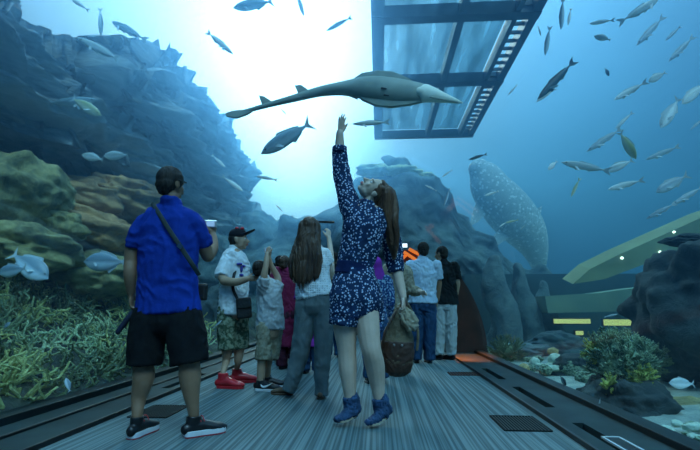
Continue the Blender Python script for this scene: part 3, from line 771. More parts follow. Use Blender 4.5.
def shoe(fig, heel, toe, k, m, ms, name='shoe', high=.095, ankle=None, tilt=0, lace=None, sole_h=.022, label=None, wid=1.0, sole2=None):
    """heel/toe: world points on the ground under the heel and toe ends"""
    heel, toe = V(heel), V(toe); d = (toe-heel); L = d.length; d.normalize(); up = V((0, 0, 1)); up = (up-d*up.dot(d)).normalized(); s = d.cross(up)
    q = lambda a, b, c: heel+d*(a*L)+s*b*k*wid+up*c*k
    bm = bmesh.new()
    loft(bm, [q(.03, 0, .045), q(.22, 0, .050), q(.45, .002, .050), q(.68, .004, .040), q(.86, .003, .034), q(.97, .002, .030)],
         [(.030*k*wid, .032*k), (.036*k*wid, .040*k), (.037*k*wid, .038*k), (.046*k*wid, .030*k), (.043*k*wid, .024*k), (.028*k*wid, .016*k)], D=up, seg=18)
    an = ankle if ankle is not None else q(.20, 0, high)
    loft(bm, [q(.20, 0, .04), q(.20, 0, .04).lerp(an, .6), an], [(.034*k, .046*k), (.034*k, .044*k), (.036*k, .044*k)], D=d, seg=16, flat=(False, True))
    loft(bm, [q(.28, 0, .085), q(.45, 0, .072), q(.6, 0, .058)], [(.022*k, .018*k), (.024*k, .016*k), (.02*k, .012*k)], D=up)
    o = link(name, fuse(bm, .006, 2), m, fig.root)
    if label: o['label'] = label
    bm = bmesh.new()
    poly = []
    prof = [(0, .018), (.04, .030), (.15, .037), (.35, .036), (.55, .043), (.72, .050), (.86, .046), (.95, .034), (1.0, .012)]
    poly = [q(a, b, 0) for a, b in prof]+[q(a, -b, 0) for a, b in reversed(prof)]
    prism(bm, poly, up*sole_h*k)
    sl = link('sole', bm2me(bm), ms, o, False)
    bv = sl.modifiers.new('b', 'BEVEL'); bv.width = .004; bv.segments = 2
    if sole2:
        bm = bmesh.new(); poly = [q(a*1.0, b*1.03, -.001) for a, b in prof]+[q(a, -b*1.03, -.001) for a, b in reversed(prof)]
        prism(bm, poly, up*.009*k); link('outsole', bm2me(bm), sole2, o, False)
    if lace:
        bm = bmesh.new()
        for i in range(5):
            a = .34+.07*i; z = .094-.0125*i
            loft(bm, [q(a, -.026, z-.012), q(a+.01, 0, z+.005), q(a, .026, z-.012)], [.003*k]*3, seg=6, sub=3)
        loft(bm, [q(.33, .0, .10), q(.36, .03, .115), q(.40, .045, .085)], [.0028*k]*3, seg=6)
        loft(bm, [q(.33, .0, .10), q(.30, -.03, .112), q(.36, -.045, .088)], [.0028*k]*3, seg=6)
        link('shoelace', bm2me(bm), lace, o)
    return o, q
def cap_hair(bm, q, k, back=0, vol=1.0):
    pass

# ================================================================== man in royal blue
f = Fig(3.05, 165, 'man seen from behind in royal blue shirt and black shorts filming with camera')
h1 = G(130, 440); o1, q1 = shoe(f, h1, h1+V((.02, .29, 0)), 1.12, m_shoe_b, m_sole_w, lace=m_lace, sole2=m_solered, sole_h=.036, high=.115)
h2 = G(184, 438); o2, q2 = shoe(f, h2, h2+V((.21, .18, 0)), 1.12, m_shoe_b, m_sole_w, lace=m_lace, sole2=m_solered, sole_h=.036, high=.115)
bm = bmesh.new()
q = head(bm, f.J(171, 185, .0), (0, 0, 1), (.35, 1, 0), 1.03)
f.L(bm, [(171, 196), (170, 206), (169, 214)], [(8.5, 9), (9, 9), (10, 9)])
f.L(bm, [(169, 216), (169, 230), (168, 262), (167, 290), (167, 318)], [(18, 10), (26, 13), (25, 13), (24, 13), (25, 14)])
f.L(bm, [(143, 222), (134, 240), (131, 262)], [7, 7.5, 6.8]); f.L(bm, [(131, 262), (130, 275, -.02), (131, 292, .02)], [6.8, 6.2, 4.6])
f.L(bm, [(191, 222), (201, 240, .05), (208, 256, .12)], [7, 7.5, 6.6]); f.L(bm, [(208, 256, .12), (213, 247, .22), (213, 236, .28)], [6.6, 6, 4.4])
hand(bm, f.J(131, 292, .02), (.05, .15, -1), (1, .2, 0), (0, 1, 0), .98, 28)
hand(bm, f.J(213, 236, .28), (-.1, .25, 1), (-.9, .3, 0), (-.2, -.9, .2), .98, 42)
f.L(bm, [(152, 318), (147, 345), (143.5, 362), (143.5, 378), (139, 398), q1(.2, 0, .12), q1(.2, 0, .05)], [15, 12.5, 9.6, 10.3, 7.2, 4.9, 4])
f.L(bm, [(183, 318), (188, 345), (189.5, 360), (190, 376), (191.5, 396), q2(.2, 0, .12), q2(.2, 0, .05)], [15, 12.5, 9.6, 10.6, 7.4, 5, 4])
f.put('body', bm, sk_tan, .0075)
bm = bmesh.new(); r_, f_, u_ = frame((0, 0, 1), (.35, 1, 0))
ell(bm, q(0, -.014, .040), (.083, .098, .091), (r_, f_, u_), 22); ell(bm, q(0, -.050, -.005), (.072, .060, .070), (r_, f_, u_), 20)
ell(bm, q(.05, .0, .02), (.030, .045, .05), (r_, f_, u_)); ell(bm, q(-.05, .0, .02), (.030, .045, .05), (r_, f_, u_)); ell(bm, q(0, -.055, -.045), (.05, .04, .04), (r_, f_, u_))
f.put('hair', bm, hair_blk, .006, 1, (.004, 30, 30))
bm = bmesh.new(); bar(bm, q(.082, .06, .022), q(.084, -.03, .022), .005, .010); f.raw('glasses', bm, m_camb)
bm = bmesh.new()
f.L(bm, [(170, 203), (169.5, 208), (169, 217), (169, 226), (168.5, 245), (168, 275), (167.5, 300), (167.5, 313)], [(9.5, 9), (14, 10), (24, 12.5), (30, 14.5), (31, 16.5), (29.5, 17), (31.5, 17), (33.5, 18)], flat=(False, True), seg=28)
f.L(bm, [(162, 212), (151, 218), (141, 231), (134.5, 248)], [8, 9, 10, 9.2], flat=(False, True)); f.L(bm, [(178, 212), (188, 218), (197, 230, .03), (204, 246, .09)], [8, 9, 10, 9.2], flat=(False, True))
f.L(bm, [(171, 198.5), (170.5, 206)], [(10, 10), (11, 10.5)], flat=(True, True))
f.put('shirt', bm, m_blue, .0075, 2, (.009, 7, 4))
bm = bmesh.new()
f.L(bm, [(167, 308), (167, 322)], [(31, 16.5), (32, 17.5)], seg=24)
f.L(bm, [(151, 318), (147, 340), (144.5, 364)], [(18.5, 17), (17.5, 17), (16.5, 16.5)], flat=(False, True), seg=22); f.L(bm, [(183, 318), (187, 340), (190, 362)], [(19, 17), (19, 17), (18.5, 16.5)], flat=(False, True), seg=22)
f.put('shorts', bm, m_shortb, .008, 2, (.006, 9, 3))
# camera in his hand
def camera_thing(c, fwd, label, k=1.0, silver=True, name='camera'):
    r, fw, up = frame((0, 0, 1), fwd); M = Matrix((r, fw, up)).transposed()
    rt = empty(name, c); tag(rt, label, 'camera')
    bm = bmesh.new(); box(bm, c, (.105*k, .03*k, .062*k), M, bev=.006*k); link('body', bm2me(bm), m_cam if silver else m_camb, rt, False)
    bm = bmesh.new(); loft(bm, [c+fw*.012*k, c+fw*.035*k, c+fw*.04*k], [.025*k, .024*k, .02*k], seg=20, D=up, flat=(True, True)); link('lens', bm2me(bm), m_camb, rt)
    bm = bmesh.new(); box(bm, c-fw*.016*k, (.066*k, .003*k, .046*k), M); link('screen', bm2me(bm), MATS['cam_screen'], rt, False)
    return rt
mat('cam_screen', (.2, .3, .4), .2, emit=(.35, .6, .9), emis=.5)
camera_thing(f.J(210.5, 224, .26), (-.35, 1, .1), 'small silver compact camera held up by the man in blue', .9)
# crossbody pouch with its strap
sb = empty('crossbody_bag', f.J(200, 300, .12)); tag(sb, 'grey crossbody strap bag slung over the back of blue shirt', 'bag')
m_strap = mat('strap_webbing', (.03, .045, .045), .8)
def strap(fig, pts, w_, root, m=None, name='strap', thick=.003):
    ps = [fig.J(*p) for p in pts]; bm = bmesh.new()
    loft(bm, ps, [(w_*fig.u, thick)]*len(ps), seg=8, sub=6, D=(0, 1, 0)); return link(name, bm2me(bm), m or m_strap, root)
strap(f, [(152, 203, -.03), (158, 212, -.085), (168, 228, -.118), (180, 246, -.125), (192, 264, -.112), (199, 275, -.06)], 2.3, sb)
bm = bmesh.new(); box(bm, f.J(180, 246, -.132), (.034, .008, .03), Matrix.Rotation(R(35), 3, 'Y')); link('buckle', bm2me(bm), m_buckle, sb, False)
bm = bmesh.new(); box(bm, f.J(196, 292, .14), (.16, .06, .12), bev=.015); link('pouch', bm2me(bm), m_bag, sb, False)
# dark rolled umbrella / selfie stick at his left side
bm = bmesh.new(); f.L(bm, [(118, 332, .02), (126, 321, .02), (134, 311, .03)], [2.6, 2.8, 2.4])
ub = link('folded_umbrella', bm2me(bm), mat('umbrella_cloth', (.012, .02, .05), .7, bump=.4)); tag(ub, 'short dark folded umbrella at left hip of man in blue', 'umbrella')

# ================================================================== woman in floral dress
f = Fig(3.45, 362, 'woman in navy floral dress leaning back, one arm raised to the fish')
bm = bmesh.new()
HC = f.J(373, 190.5, -.01); hup = (.9, .02, .34); hf = (-.38, -.52, .9)
q = head(bm, HC, hup, hf, 1.0)
f.L(bm, [(371, 199, .01), (367, 206), (366, 214)], [(7, 7.5), (7.5, 8), (11, 9)], D=(0, 1, 0))
f.L(bm, [(366, 211), (364, 226), (359, 248), (355, 268), (353, 288), (355, 306)], [(17, 9), (19, 12.5), (15.5, 11.5), (14.5, 11), (19, 13), (20, 13)])
# raised arm
f.L(bm, [(352, 213), (346, 194, .02), (343, 174, .04)], [8.5, 7.5, 6]); f.L(bm, [(343, 174, .04), (340, 156, .03), (339.8, 133, .0)], [6, 6, 3.9])
hand(bm, f.J(339.8, 133, 0), (.16, -.15, 1), (.7, -.5, 0), (.6, .7, 0), .95, 5, spread=.7, thumb=.6)
# lowered arm behind her, holding the backpack strap
f.L(bm, [(381, 217, .03), (390, 240, .10), (394, 260, .12)], [8, 7.5, 6]); f.L(bm, [(394, 260, .12), (399, 280, .10), (403, 297, .06)], [6, 5.4, 3.8])
hand(bm, f.J(403, 297, .06), (.1, -.05, -1), (-1, 0, 0), (0, -1, 0), .9, 60)
# legs on tiptoe
f.L(bm, [(346, 302), (345, 325), (346.5, 345), (347, 353), (347.5, 366), (349, 384), (350, 398), (350, 406)], [13, 11.8, 9.4, 8.8, 8.8, 7, 5.2, 5])
f.L(bm, [(366, 298, .02), (367, 320, -.02), (370, 343, -.06), (372, 352, -.07), (375, 366, -.03), (377.5, 384, .0), (379, 398, .0), (380, 406)], [12, 12, 10, 9.2, 9.3, 7.2, 5.3, 5])
f.put('body', bm, sk_fair, .006)
face_parts(f, q, 1.0, brow=hair_red)
# long hair falling back over the shoulder
bm = bmesh.new(); r_, f_, u_ = frame(hup, hf)
ell(bm, q(0, -.030, .042), (.084, .090, .088), (r_, f_, u_), 24); ell(bm, q(0, .018, .090), (.055, .035, .024), (r_, f_, u_), 16); ell(bm, q(0, -.07, -.02), (.066, .05, .06), (r_, f_, u_), 16)
ell(bm, q(.050, -.01, .055), (.032, .045, .042), (r_, f_, u_)); ell(bm, q(-.050, -.01, .055), (.032, .045, .042), (r_, f_, u_))
f.L(bm, [(386, 194), (387, 210, .02), (390, 226, .03), (393, 244, .04), (394, 258, .05)], [(9, 10), (9, 11), (7.5, 10), (5.5, 8), (1.8, 3)], seg=20)
f.L(bm, [(380, 204, .03), (384, 220, .05), (388, 238, .06), (391, 252, .07)], [(7, 8), (7, 8), (5, 6), (1.5, 2)], seg=16)
f.L(bm, [(391, 192), (394, 206), (395, 222, -.03), (397, 240, -.02), (396, 252, -.02)], [(4, 6), (4.5, 6), (3.5, 5), (2.5, 3), (1, 1)], seg=14)
f.put('hair', bm, hair_red, .006, 1, (.004, 34, 3))
# dress
bm = bmesh.new()
f.L(bm, [(366.5, 207), (366, 213), (364.5, 226), (361, 243), (356.5, 258), (354.5, 268)], [(10, 9), (18.5, 11.5), (21, 15), (19.5, 14.5), (18, 13.5), (17, 12.5)], seg=26)
f.L(bm, [(354.5, 266), (355, 284), (355.5, 298), (355, 304)], [(17.5, 13), (22.5, 17), (25.5, 19), (25, 18)], seg=28)
f.L(bm, [(349, 296, .0), (346.5, 310, .0), (344.5, 325, .0)], [(19.5, 18.5), (17, 18), (14.5, 17.5)], seg=24, flat=(False, True))
f.L(bm, [(357, 300, -.03), (354, 312, -.04), (351, 325, -.04)], [(11, 13), (8, 13), (4, 12)], seg=20, flat=(False, True))
f.L(bm, [(374, 296, .08), (377, 308, .11), (379.5, 321, .11)], [(8, 9), (6.5, 8), (4.5, 7)], seg=20, flat=(False, True))
f.L(bm, [(353, 215), (346.5, 194, .02), (341.5, 172, .03), (339.5, 149, .02)], [11, 9.8, 8.2, 7.2], flat=(False, True))
f.L(bm, [(380, 216, .02), (390, 238, .09), (394, 258, .12), (396, 272, .11)], [11, 10.5, 9, 7.5], flat=(False, True))
f.put('dress', bm, m_floral, .0065, 2, (.007, 9, 5))
bm = bmesh.new(); f.L(bm, [(355, 262), (354.5, 268), (354, 274)], [(17.9, 14.0), (18.4, 14.2), (19.8, 15.4)], seg=28, flat=(True, True)); f.raw('waistband', bm, cloth('navy_band', (.008, .02, .08)))
bm = bmesh.new(); f.L(bm, [(339.6, 153, .02), (339.6, 147, .02)], [7.9, 7.6], seg=20, flat=(True, True)); f.raw('cuff', bm, m_floral)
# slouchy ankle boots, heels lifted
def boot(fig, tx, ty, hx, hy, ax, ay, d0, label=None):
    toe = fig.J(tx, ty, d0-.10); toe.z = max(toe.z, .014); heel = fig.J(hx, hy, d0); an = fig.J(ax, ay, d0)
    bm = bmesh.new(); ball = toe.lerp(heel, .38); ball.z = toe.z+.004
    up = V((0, 0, 1))
    loft(bm, [toe+up*.024, ball+up*.034, toe.lerp(heel, .7)+up*.05, heel+up*.045], [(.030, .018), (.042, .028), (.036, .036), (.032, .034)], D=up, seg=18)
    loft(bm, [heel.lerp(toe, .22)+up*.03, heel.lerp(an, .55)+up*.02, an], [(.040, .046), (.044, .048), (.050, .052)], seg=18, flat=(False, True))
    loft(bm, [an-up*.035, an-up*.004], [(.054, .056), (.060, .060)], seg=20, flat=(False, True))
    loft(bm, [an-up*.075, an-up*.045], [(.048, .052), (.054, .056)], seg=20, flat=(False, True))
    o = link('boot', fuse(bm, .006, 2, (.006, 22, 30)), m_boot, fig.root)
    bm = bmesh.new(); s = V((0, 1, 0)); d = (heel-toe).normalized(); s = d.cross(up).normalized()
    pf = [(0, .014), (.12, .034), (.35, .043), (.6, .034), (.85, .032), (1.02, .018)]
    c = lambda a: (toe.lerp(ball, a/.38) if a < .38 else ball.lerp(heel, (a-.38)/.62))+up*.003
    g1 = [bm.verts.new(c(a)+s*b) for a, b in pf]+[bm.verts.new(c(a)-s*b) for a, b in reversed(pf)]
    g2 = [bm.verts.new(v.co+up*.014) for v in g1]; n = len(pf)
    for gg, rv in ((g1, 1), (g2, 0)):
        for i in range(n-1):
            qd = [gg[i], gg[i+1], gg[2*n-2-i], gg[2*n-1-i]]; bm.faces.new(qd[::-1] if rv else qd)
    for i in range(2*n): bm.faces.new((g1[i], g1[(i+1) % (2*n)], g2[(i+1) % (2*n)], g2[i]))
    link('sole', bm2me(bm), m_boots, o, False)
boot(f, 337, 423, 357, 415, 351, 397, 0); boot(f, 368, 426, 388, 416, 380.5, 399, -.02)

# ================================================================== boy in white T-shirt
f = Fig(4.98, 233, 'boy in white T-shirt, dark cap and camouflage shorts facing right')
a = G(217, 388); o1, q1 = shoe(f, a, a+V((.29, -.02, 0)), 1.22, m_shoe_r, m_shoe_r, lace=m_lace, high=.125)
a = G(231, 383); o2, q2 = shoe(f, a, a+V((.27, .10, 0)), 1.22, m_shoe_r, m_shoe_r, lace=m_lace, high=.125)
bm = bmesh.new(); q = head(bm, f.J(238.5, 240), (-.12, 0, 1), (1, .12, .18), 1.04)
f.L(bm, [(236, 246), (234, 253), (234, 259)], [5, 5.4, 8]); f.L(bm, [(234, 257), (235, 272), (234, 292), (233, 312)], [(10, 11), (12, 11), (11.5, 10.5), (12, 11)])
f.L(bm, [(226, 262, -.08), (222, 276, -.16), (226, 281, -.2)], [4.8, 4.6, 4]); f.L(bm, [(224, 281, -.2), (236, 282, -.23), (247, 279, -.24)], [4.3, 3.9, 2.9])
f.L(bm, [(243, 262, .1), (246, 274, .12), (245, 282, .05)], [4.5, 4.2, 3.6])
hand(bm, f.J(247, 279, -.24), (1, 0, .1), (0, 1, .1), (0, .1, 1), .85, 45)
f.L(bm, [(228, 312, -.03), (227, 335, -.03), (227, 350, -.03), (226, 362, -.03), q1(.2, 0, .12), q1(.2, 0, .05)], [8, 7, 5.4, 3.6, 2.6]); f.L(bm, [(238, 312, .05), (239, 335, .06), (239, 350, .06), (238, 362, .06), q2(.2, 0, .12), q2(.2, 0, .05)], [8, 7, 5.4, 3.6, 2.6])
f.put('body', bm, sk_mid, .008); face_parts(f, q, .98, brow=hair_blk)
bm = bmesh.new(); r_, f_, u_ = frame((-.12, 0, 1), (1, .12, .18)); ell(bm, q(0, -.035, .02), (.078, .078, .075), (r_, f_, u_)); ell(bm, q(0, -.05, -.03), (.06, .05, .05), (r_, f_, u_)); f.put('hair', bm, hair_blk, .007, 1)
bm = bmesh.new(); ell(bm, q(0, -.005, .060), (.086, .102, .078), (r_, f_, u_), 22)
loft(bm, [q(0, .07, .055), q(0, .13, .075), q(0, .185, .098)], [(.070, .008), (.066, .006), (.045, .004)], D=u_, seg=18)
f.put('cap', bm, cloth('dark_cap', (.02, .022, .03)), .006, 1)
bm = bmesh.new(); ell(bm, q(.04, .055, .115), (.024, .022, .018), (r_, f_, u_)); ell(bm, q(.045, .0, .125), (.016, .022, .014), (r_, f_, u_)); f.raw('cap_patch', bm, mat('cap_red', (.6, .03, .05), .7))
bm = bmesh.new()
f.L(bm, [(234.5, 249.5), (234, 255), (234.5, 266), (234.5, 280), (233.5, 298), (232.5, 314)], [(6, 6), (11, 11), (14.5, 13), (14.5, 12.5), (14, 12.5), (14, 13)], seg=22, flat=(False, True))
f.L(bm, [(233, 256, -.02), (228, 260, -.07), (223.5, 270, -.12), (221.5, 277, -.17)], [5.5, 6.5, 6.8, 6.4], flat=(False, True)); f.L(bm, [(241, 260, .08), (245, 270, .11)], [6, 6.3], flat=(False, True))
f.put('t_shirt', bm, m_white, .008, 2, (.009, 9, 6))
bm = bmesh.new()
for (a, b_, c_, e_) in ((239.5, 264, 4.2, 1.5), (243.5, 266, 3, 1.4), (241.5, 269, 1.8, 4), (241.5, 275, 3, 1.5)):
    ell(bm, f.J(a, b_, -.128+(a-240)*.008), (c_*f.u*.75, .02, e_*f.u*.85))
f.raw('print', bm, mat('print_blue', (.05, .05, .30), .8))
bm = bmesh.new(); f.L(bm, [(228, 310, -.03), (227.5, 330, -.03), (227.5, 349, -.03)], [9.5, 9.2, 8.8], flat=(False, True), seg=20); f.L(bm, [(238, 310, .05), (239, 330, .06), (239.5, 348, .06)], [9.5, 9, 8.6], flat=(False, True), seg=20)
f.put('shorts', bm, m_camo, .008, 2, (.010, 12, 5))
sb = empty('shoulder_bag', f.J(243, 320, -.18)); tag(sb, 'black shoulder bag hanging at hip of the boy in white', 'bag')
strap(f, [(238, 262, -.09), (234, 275, -.15), (233, 288, -.17), (237, 298, -.18), (241, 304, -.18)], 1.5, sb, m_bag, 'shoulder_strap', .004)
bm = bmesh.new(); box(bm, f.J(244, 308, -.19), (.16, .06, .22), Matrix.Rotation(R(-6), 3, 'Y'), bev=.02); bb = link('pouch', bm2me(bm), m_bag, sb, False)
bm = bmesh.new(); box(bm, f.J(244, 303, -.225), (.15, .012, .10), Matrix.Rotation(R(-6), 3, 'Y'), bev=.004); link('flap', bm2me(bm), m_bag, bb, False)

# ================================================================== child in grey T-shirt
f = Fig(4.74, 268, 'child in grey T-shirt and khaki shorts raising a camera overhead')
a = G(255.5, 390.5); so_, q1 = shoe(f, a, a+V((.26, -.03, 0)), 1.1, m_shoe_b, m_sole_w, lace=m_shoe_b, high=.095); qs = q1
a = G(262, 387.5); o2, q2 = shoe(f, a, a+V((.24, .05, 0)), 1.1, m_shoe_b, m_sole_w, lace=m_shoe_b, high=.095)
bm = bmesh.new(); q = head(bm, f.J(260.5, 270), (-.05, 0, 1), (.5, 1, .5), .84)
f.L(bm, [(263, 277), (266, 283), (268, 288)], [4, 4.4, 7]); f.L(bm, [(268, 285), (269, 298), (270, 315), (270, 332)], [(8, 8), (10.5, 8.5), (10, 8.5), (10.5, 9)])
f.L(bm, [(264, 290, -.06), (264, 277, -.12), (265.5, 268, -.12)], [4.2, 3.6, 3]); f.L(bm, [(265.5, 268, -.12), (266.5, 261, -.10), (267, 254, -.07)], [3, 2.7, 2.2])
f.L(bm, [(277, 290, .02), (278, 279, .06), (275, 272, .05)], [4, 3.5, 3]); f.L(bm, [(275, 272, .05), (271, 265, .0), (269, 257, -.03)], [3, 2.6, 2.1])
hand(bm, f.J(267, 254, -.07), (.1, .2, 1), (.3, 1, 0), (1, -.2, 0), .68, 40); hand(bm, f.J(269.5, 257, -.03), (-.1, .2, 1), (-.3, 1, 0), (-1, -.2, 0), .66, 40)
f.L(bm, [(264, 330, -.04), (262.5, 348, -.04), (261.5, 362, -.04), q1(.2, 0, .11), q1(.2, 0, .05)], [6.5, 5.2, 4.1, 3.8, 2.8]); f.L(bm, [(275, 330, .05), (272, 348, .06), (268, 362, .06), q2(.2, 0, .11), q2(.2, 0, .05)], [6.5, 5.2, 4, 3.6, 2.8])
f.put('body', bm, sk_mid, .007); face_parts(f, q, .84)
bm = bmesh.new(); r_, f_, u_ = frame((-.05, 0, 1), (.5, 1, .5)); ell(bm, q(0, -.022, .034), (.078*.86, .09*.86, .084*.86), (r_, f_, u_)); ell(bm, q(0, -.05, -.02), (.055, .045, .05), (r_, f_, u_)); f.put('hair', bm, hair_blk, .006, 1, (.005, 40, 40))
bm = bmesh.new()
f.L(bm, [(265.5, 279.5), (267, 285), (269, 296), (270, 310), (270, 329)], [(4.5, 5), (9.5, 8.5), (12, 10), (12.5, 10), (14, 11)], seg=22, flat=(False, True))
f.L(bm, [(264, 292, -.05), (263, 284, -.1), (264, 278, -.12)], [6, 5.6, 5.2], flat=(False, True)); f.L(bm, [(276, 291, .01), (278.5, 283, .05)], [5.6, 5.3], flat=(False, True))
f.put('t_shirt', bm, m_greyt, .007, 2, (.009, 10, 6))
bm = bmesh.new(); f.L(bm, [(265, 327, -.04), (264, 342, -.04), (263, 359, -.04)], [8, 7.6, 7.2], flat=(False, True), seg=20); f.L(bm, [(274.5, 327, .05), (273, 342, .06), (271, 358, .06)], [8, 7.6, 7], flat=(False, True), seg=20)
f.put('shorts', bm, m_khaki, .007, 2, (.009, 12, 6))
# curved tick mark on the shoe side
bm = bmesh.new(); pts = [(.28, .062), (.34, .044), (.44, .042), (.58, .056), (.76, .080)]; wd = [.003, .010, .011, .007, .001]
sd = 1 if qs(.4, .04, .05).y < qs(.4, -.04, .05).y else -1
loft(bm, [qs(x, sd*(.047 if x < .5 else .050), z) for x, z in pts], [(w_, .005) for w_ in wd], D=(0, 1, 0), seg=8); link('swoosh_mark', bm2me(bm), m_sole_w, so_)
camera_thing(f.J(268, 250, -.04), (.2, 1, .3), 'small pale camera lifted by the child in grey', .8)

# ================================================================== long-haired woman
f = Fig(4.36, 312, 'woman with very long brown hair, white crochet top and grey trousers, back turned')
a = G(293, 395); o1, q1 = shoe(f, a, a+V((-.22, .03, 0)), .82, m_tan, m_tan, name='sandal', sole_h=.02, high=.06)
a = G(320, 400); o2, q2 = shoe(f, a, a+V((-.02, .23, 0)), .82, m_tan, m_tan, name='sandal', sole_h=.02, high=.06)
bm = bmesh.new(); q = head(bm, f.J(310, 229.5), (0, 0, 1), (.2, 1, .05), .98)
f.L(bm, [(310, 240), (311, 248), (312, 254)], [5, 5.5, 10]); f.L(bm, [(312, 250), (313, 264), (313, 282), (314, 298), (314, 308)], [(12, 8), (14, 9.5), (12, 8.5), (13, 9), (13, 9)])
f.L(bm, [(300, 256), (296.5, 270, .03), (296, 280, .1)], [5, 4.6, 3.8]); f.L(bm, [(296, 280, .1), (300, 272, .28), (306, 262, .34)], [3.8, 3.4, 2.6])
f.L(bm, [(324, 256), (329, 268, .04), (331, 276, .10)], [5, 4.5, 3.8]); f.L(bm, [(331, 276, .1), (331, 256, .22), (329, 238, .28)], [3.8, 3.2, 2.5])
hand(bm, f.J(329, 238, .28), (-.1, .1, 1), (-.6, .7, 0), (-.4, -.6, .2), .85, 45); hand(bm, f.J(306, 262, .34), (.5, .3, 1), (.4, .6, 0), (0, 0, 1), .85, 40)
f.L(bm, [(308, 312), (304, 340), (299, 362), (292, 384), q1(.25, 0, .06)], [8, 7, 5.5, 4, 3.2]); f.L(bm, [(322, 312), (324, 340), (323, 362), (321, 388), q2(.2, 0, .06)], [8, 7, 5.5, 4, 3.2])
f.put('body', bm, sk_fair, .008)
bm = bmesh.new(); r_, f_, u_ = frame((0, 0, 1), (.2, 1, .05)); ell(bm, q(0, -.015, .036), (.084, .102, .090), (r_, f_, u_), 22)
f.L(bm, [(309.5, 226, -.03), (308.5, 240, -.07), (307, 256, -.12), (306, 268, -.13)], [(11, 8), (12, 6.5), (13.5, 4), (12, 2.5)], seg=26)
rh = random.Random(4)
for i_ in range(30):
    t_ = (i_+.5)/30; x0 = 300+19*t_; x1 = 290+31*t_+rh.uniform(-1, 1); x2 = 293+23*t_+rh.uniform(-2, 2); ye = 288-10*abs(t_-.42)**1.2*2.2+rh.uniform(-4, 2); dd = -.10-.05*math.sin(math.pi*t_)
    f.L(bm, [(x0, 232, -.05), (x0*.5+x1*.5-.5, 246, -.06-.04*math.sin(math.pi*t_)), (x1, 262, dd), (x2*.5+x1*.5, 276, dd-.01), (x2, ye, dd)], [(1.6, 2), (1.5, 1.8), (1.4, 1.5), (1.2, 1.3), (.4, .5)], seg=8, sub=3)
f.put('hair', bm, hair_brn, .0055, 1, (.004, 34, 2.5))
bm = bmesh.new(); f.L(bm, [(311.5, 246), (312, 252), (312.5, 262), (313, 276), (314, 290), (315, 297)], [(8, 8), (15, 9), (17, 11), (16, 11), (18, 13), (18.5, 13.5)], seg=26, flat=(False, True))
f.L(bm, [(301, 254), (297, 264, .02)], [6.3, 6.2], flat=(False, True)); f.L(bm, [(324, 254), (328.5, 264, .03)], [6.3, 6], flat=(False, True)); f.put('crochet_top', bm, m_crochet, .008, 2, (.008, 10, 6))
bm = bmesh.new(); f.L(bm, [(314.5, 292), (315, 306)], [(16, 12), (18.5, 13.5)], seg=22)
f.L(bm, [(307, 304), (303.5, 330), (300, 352), (294, 375), (288.5, 391)], [(11, 11), (9.6, 10), (8.4, 9), (6.8, 8), (6, 7)], seg=20, flat=(False, True)); f.L(bm, [(322.5, 304), (323.5, 330), (323, 352), (321.5, 375), (321, 395)], [(10.5, 11), (9.4, 10), (8, 9), (6.8, 8), (6.3, 7)], seg=20, flat=(False, True))
f.put('trousers', bm, m_pants, .008, 2, (.007, 9, 3))
tb = empty('tablet', f.J(326, 221.5, .3)); tag(tb, 'thin dark tablet held up by the long-haired woman', 'tablet')
bm = bmesh.new(); box(bm, f.J(325, 222, .3), (.20, .012, .025), Matrix.Rotation(R(2), 3, 'Y'), bev=.004); link('case', bm2me(bm), m_camb, tb, False)
bm = bmesh.new(); box(bm, f.J(325, 222, .292), (.18, .004, .016), Matrix.Rotation(R(2), 3, 'Y')); link('screen', bm2me(bm), m_camb, tb, False)

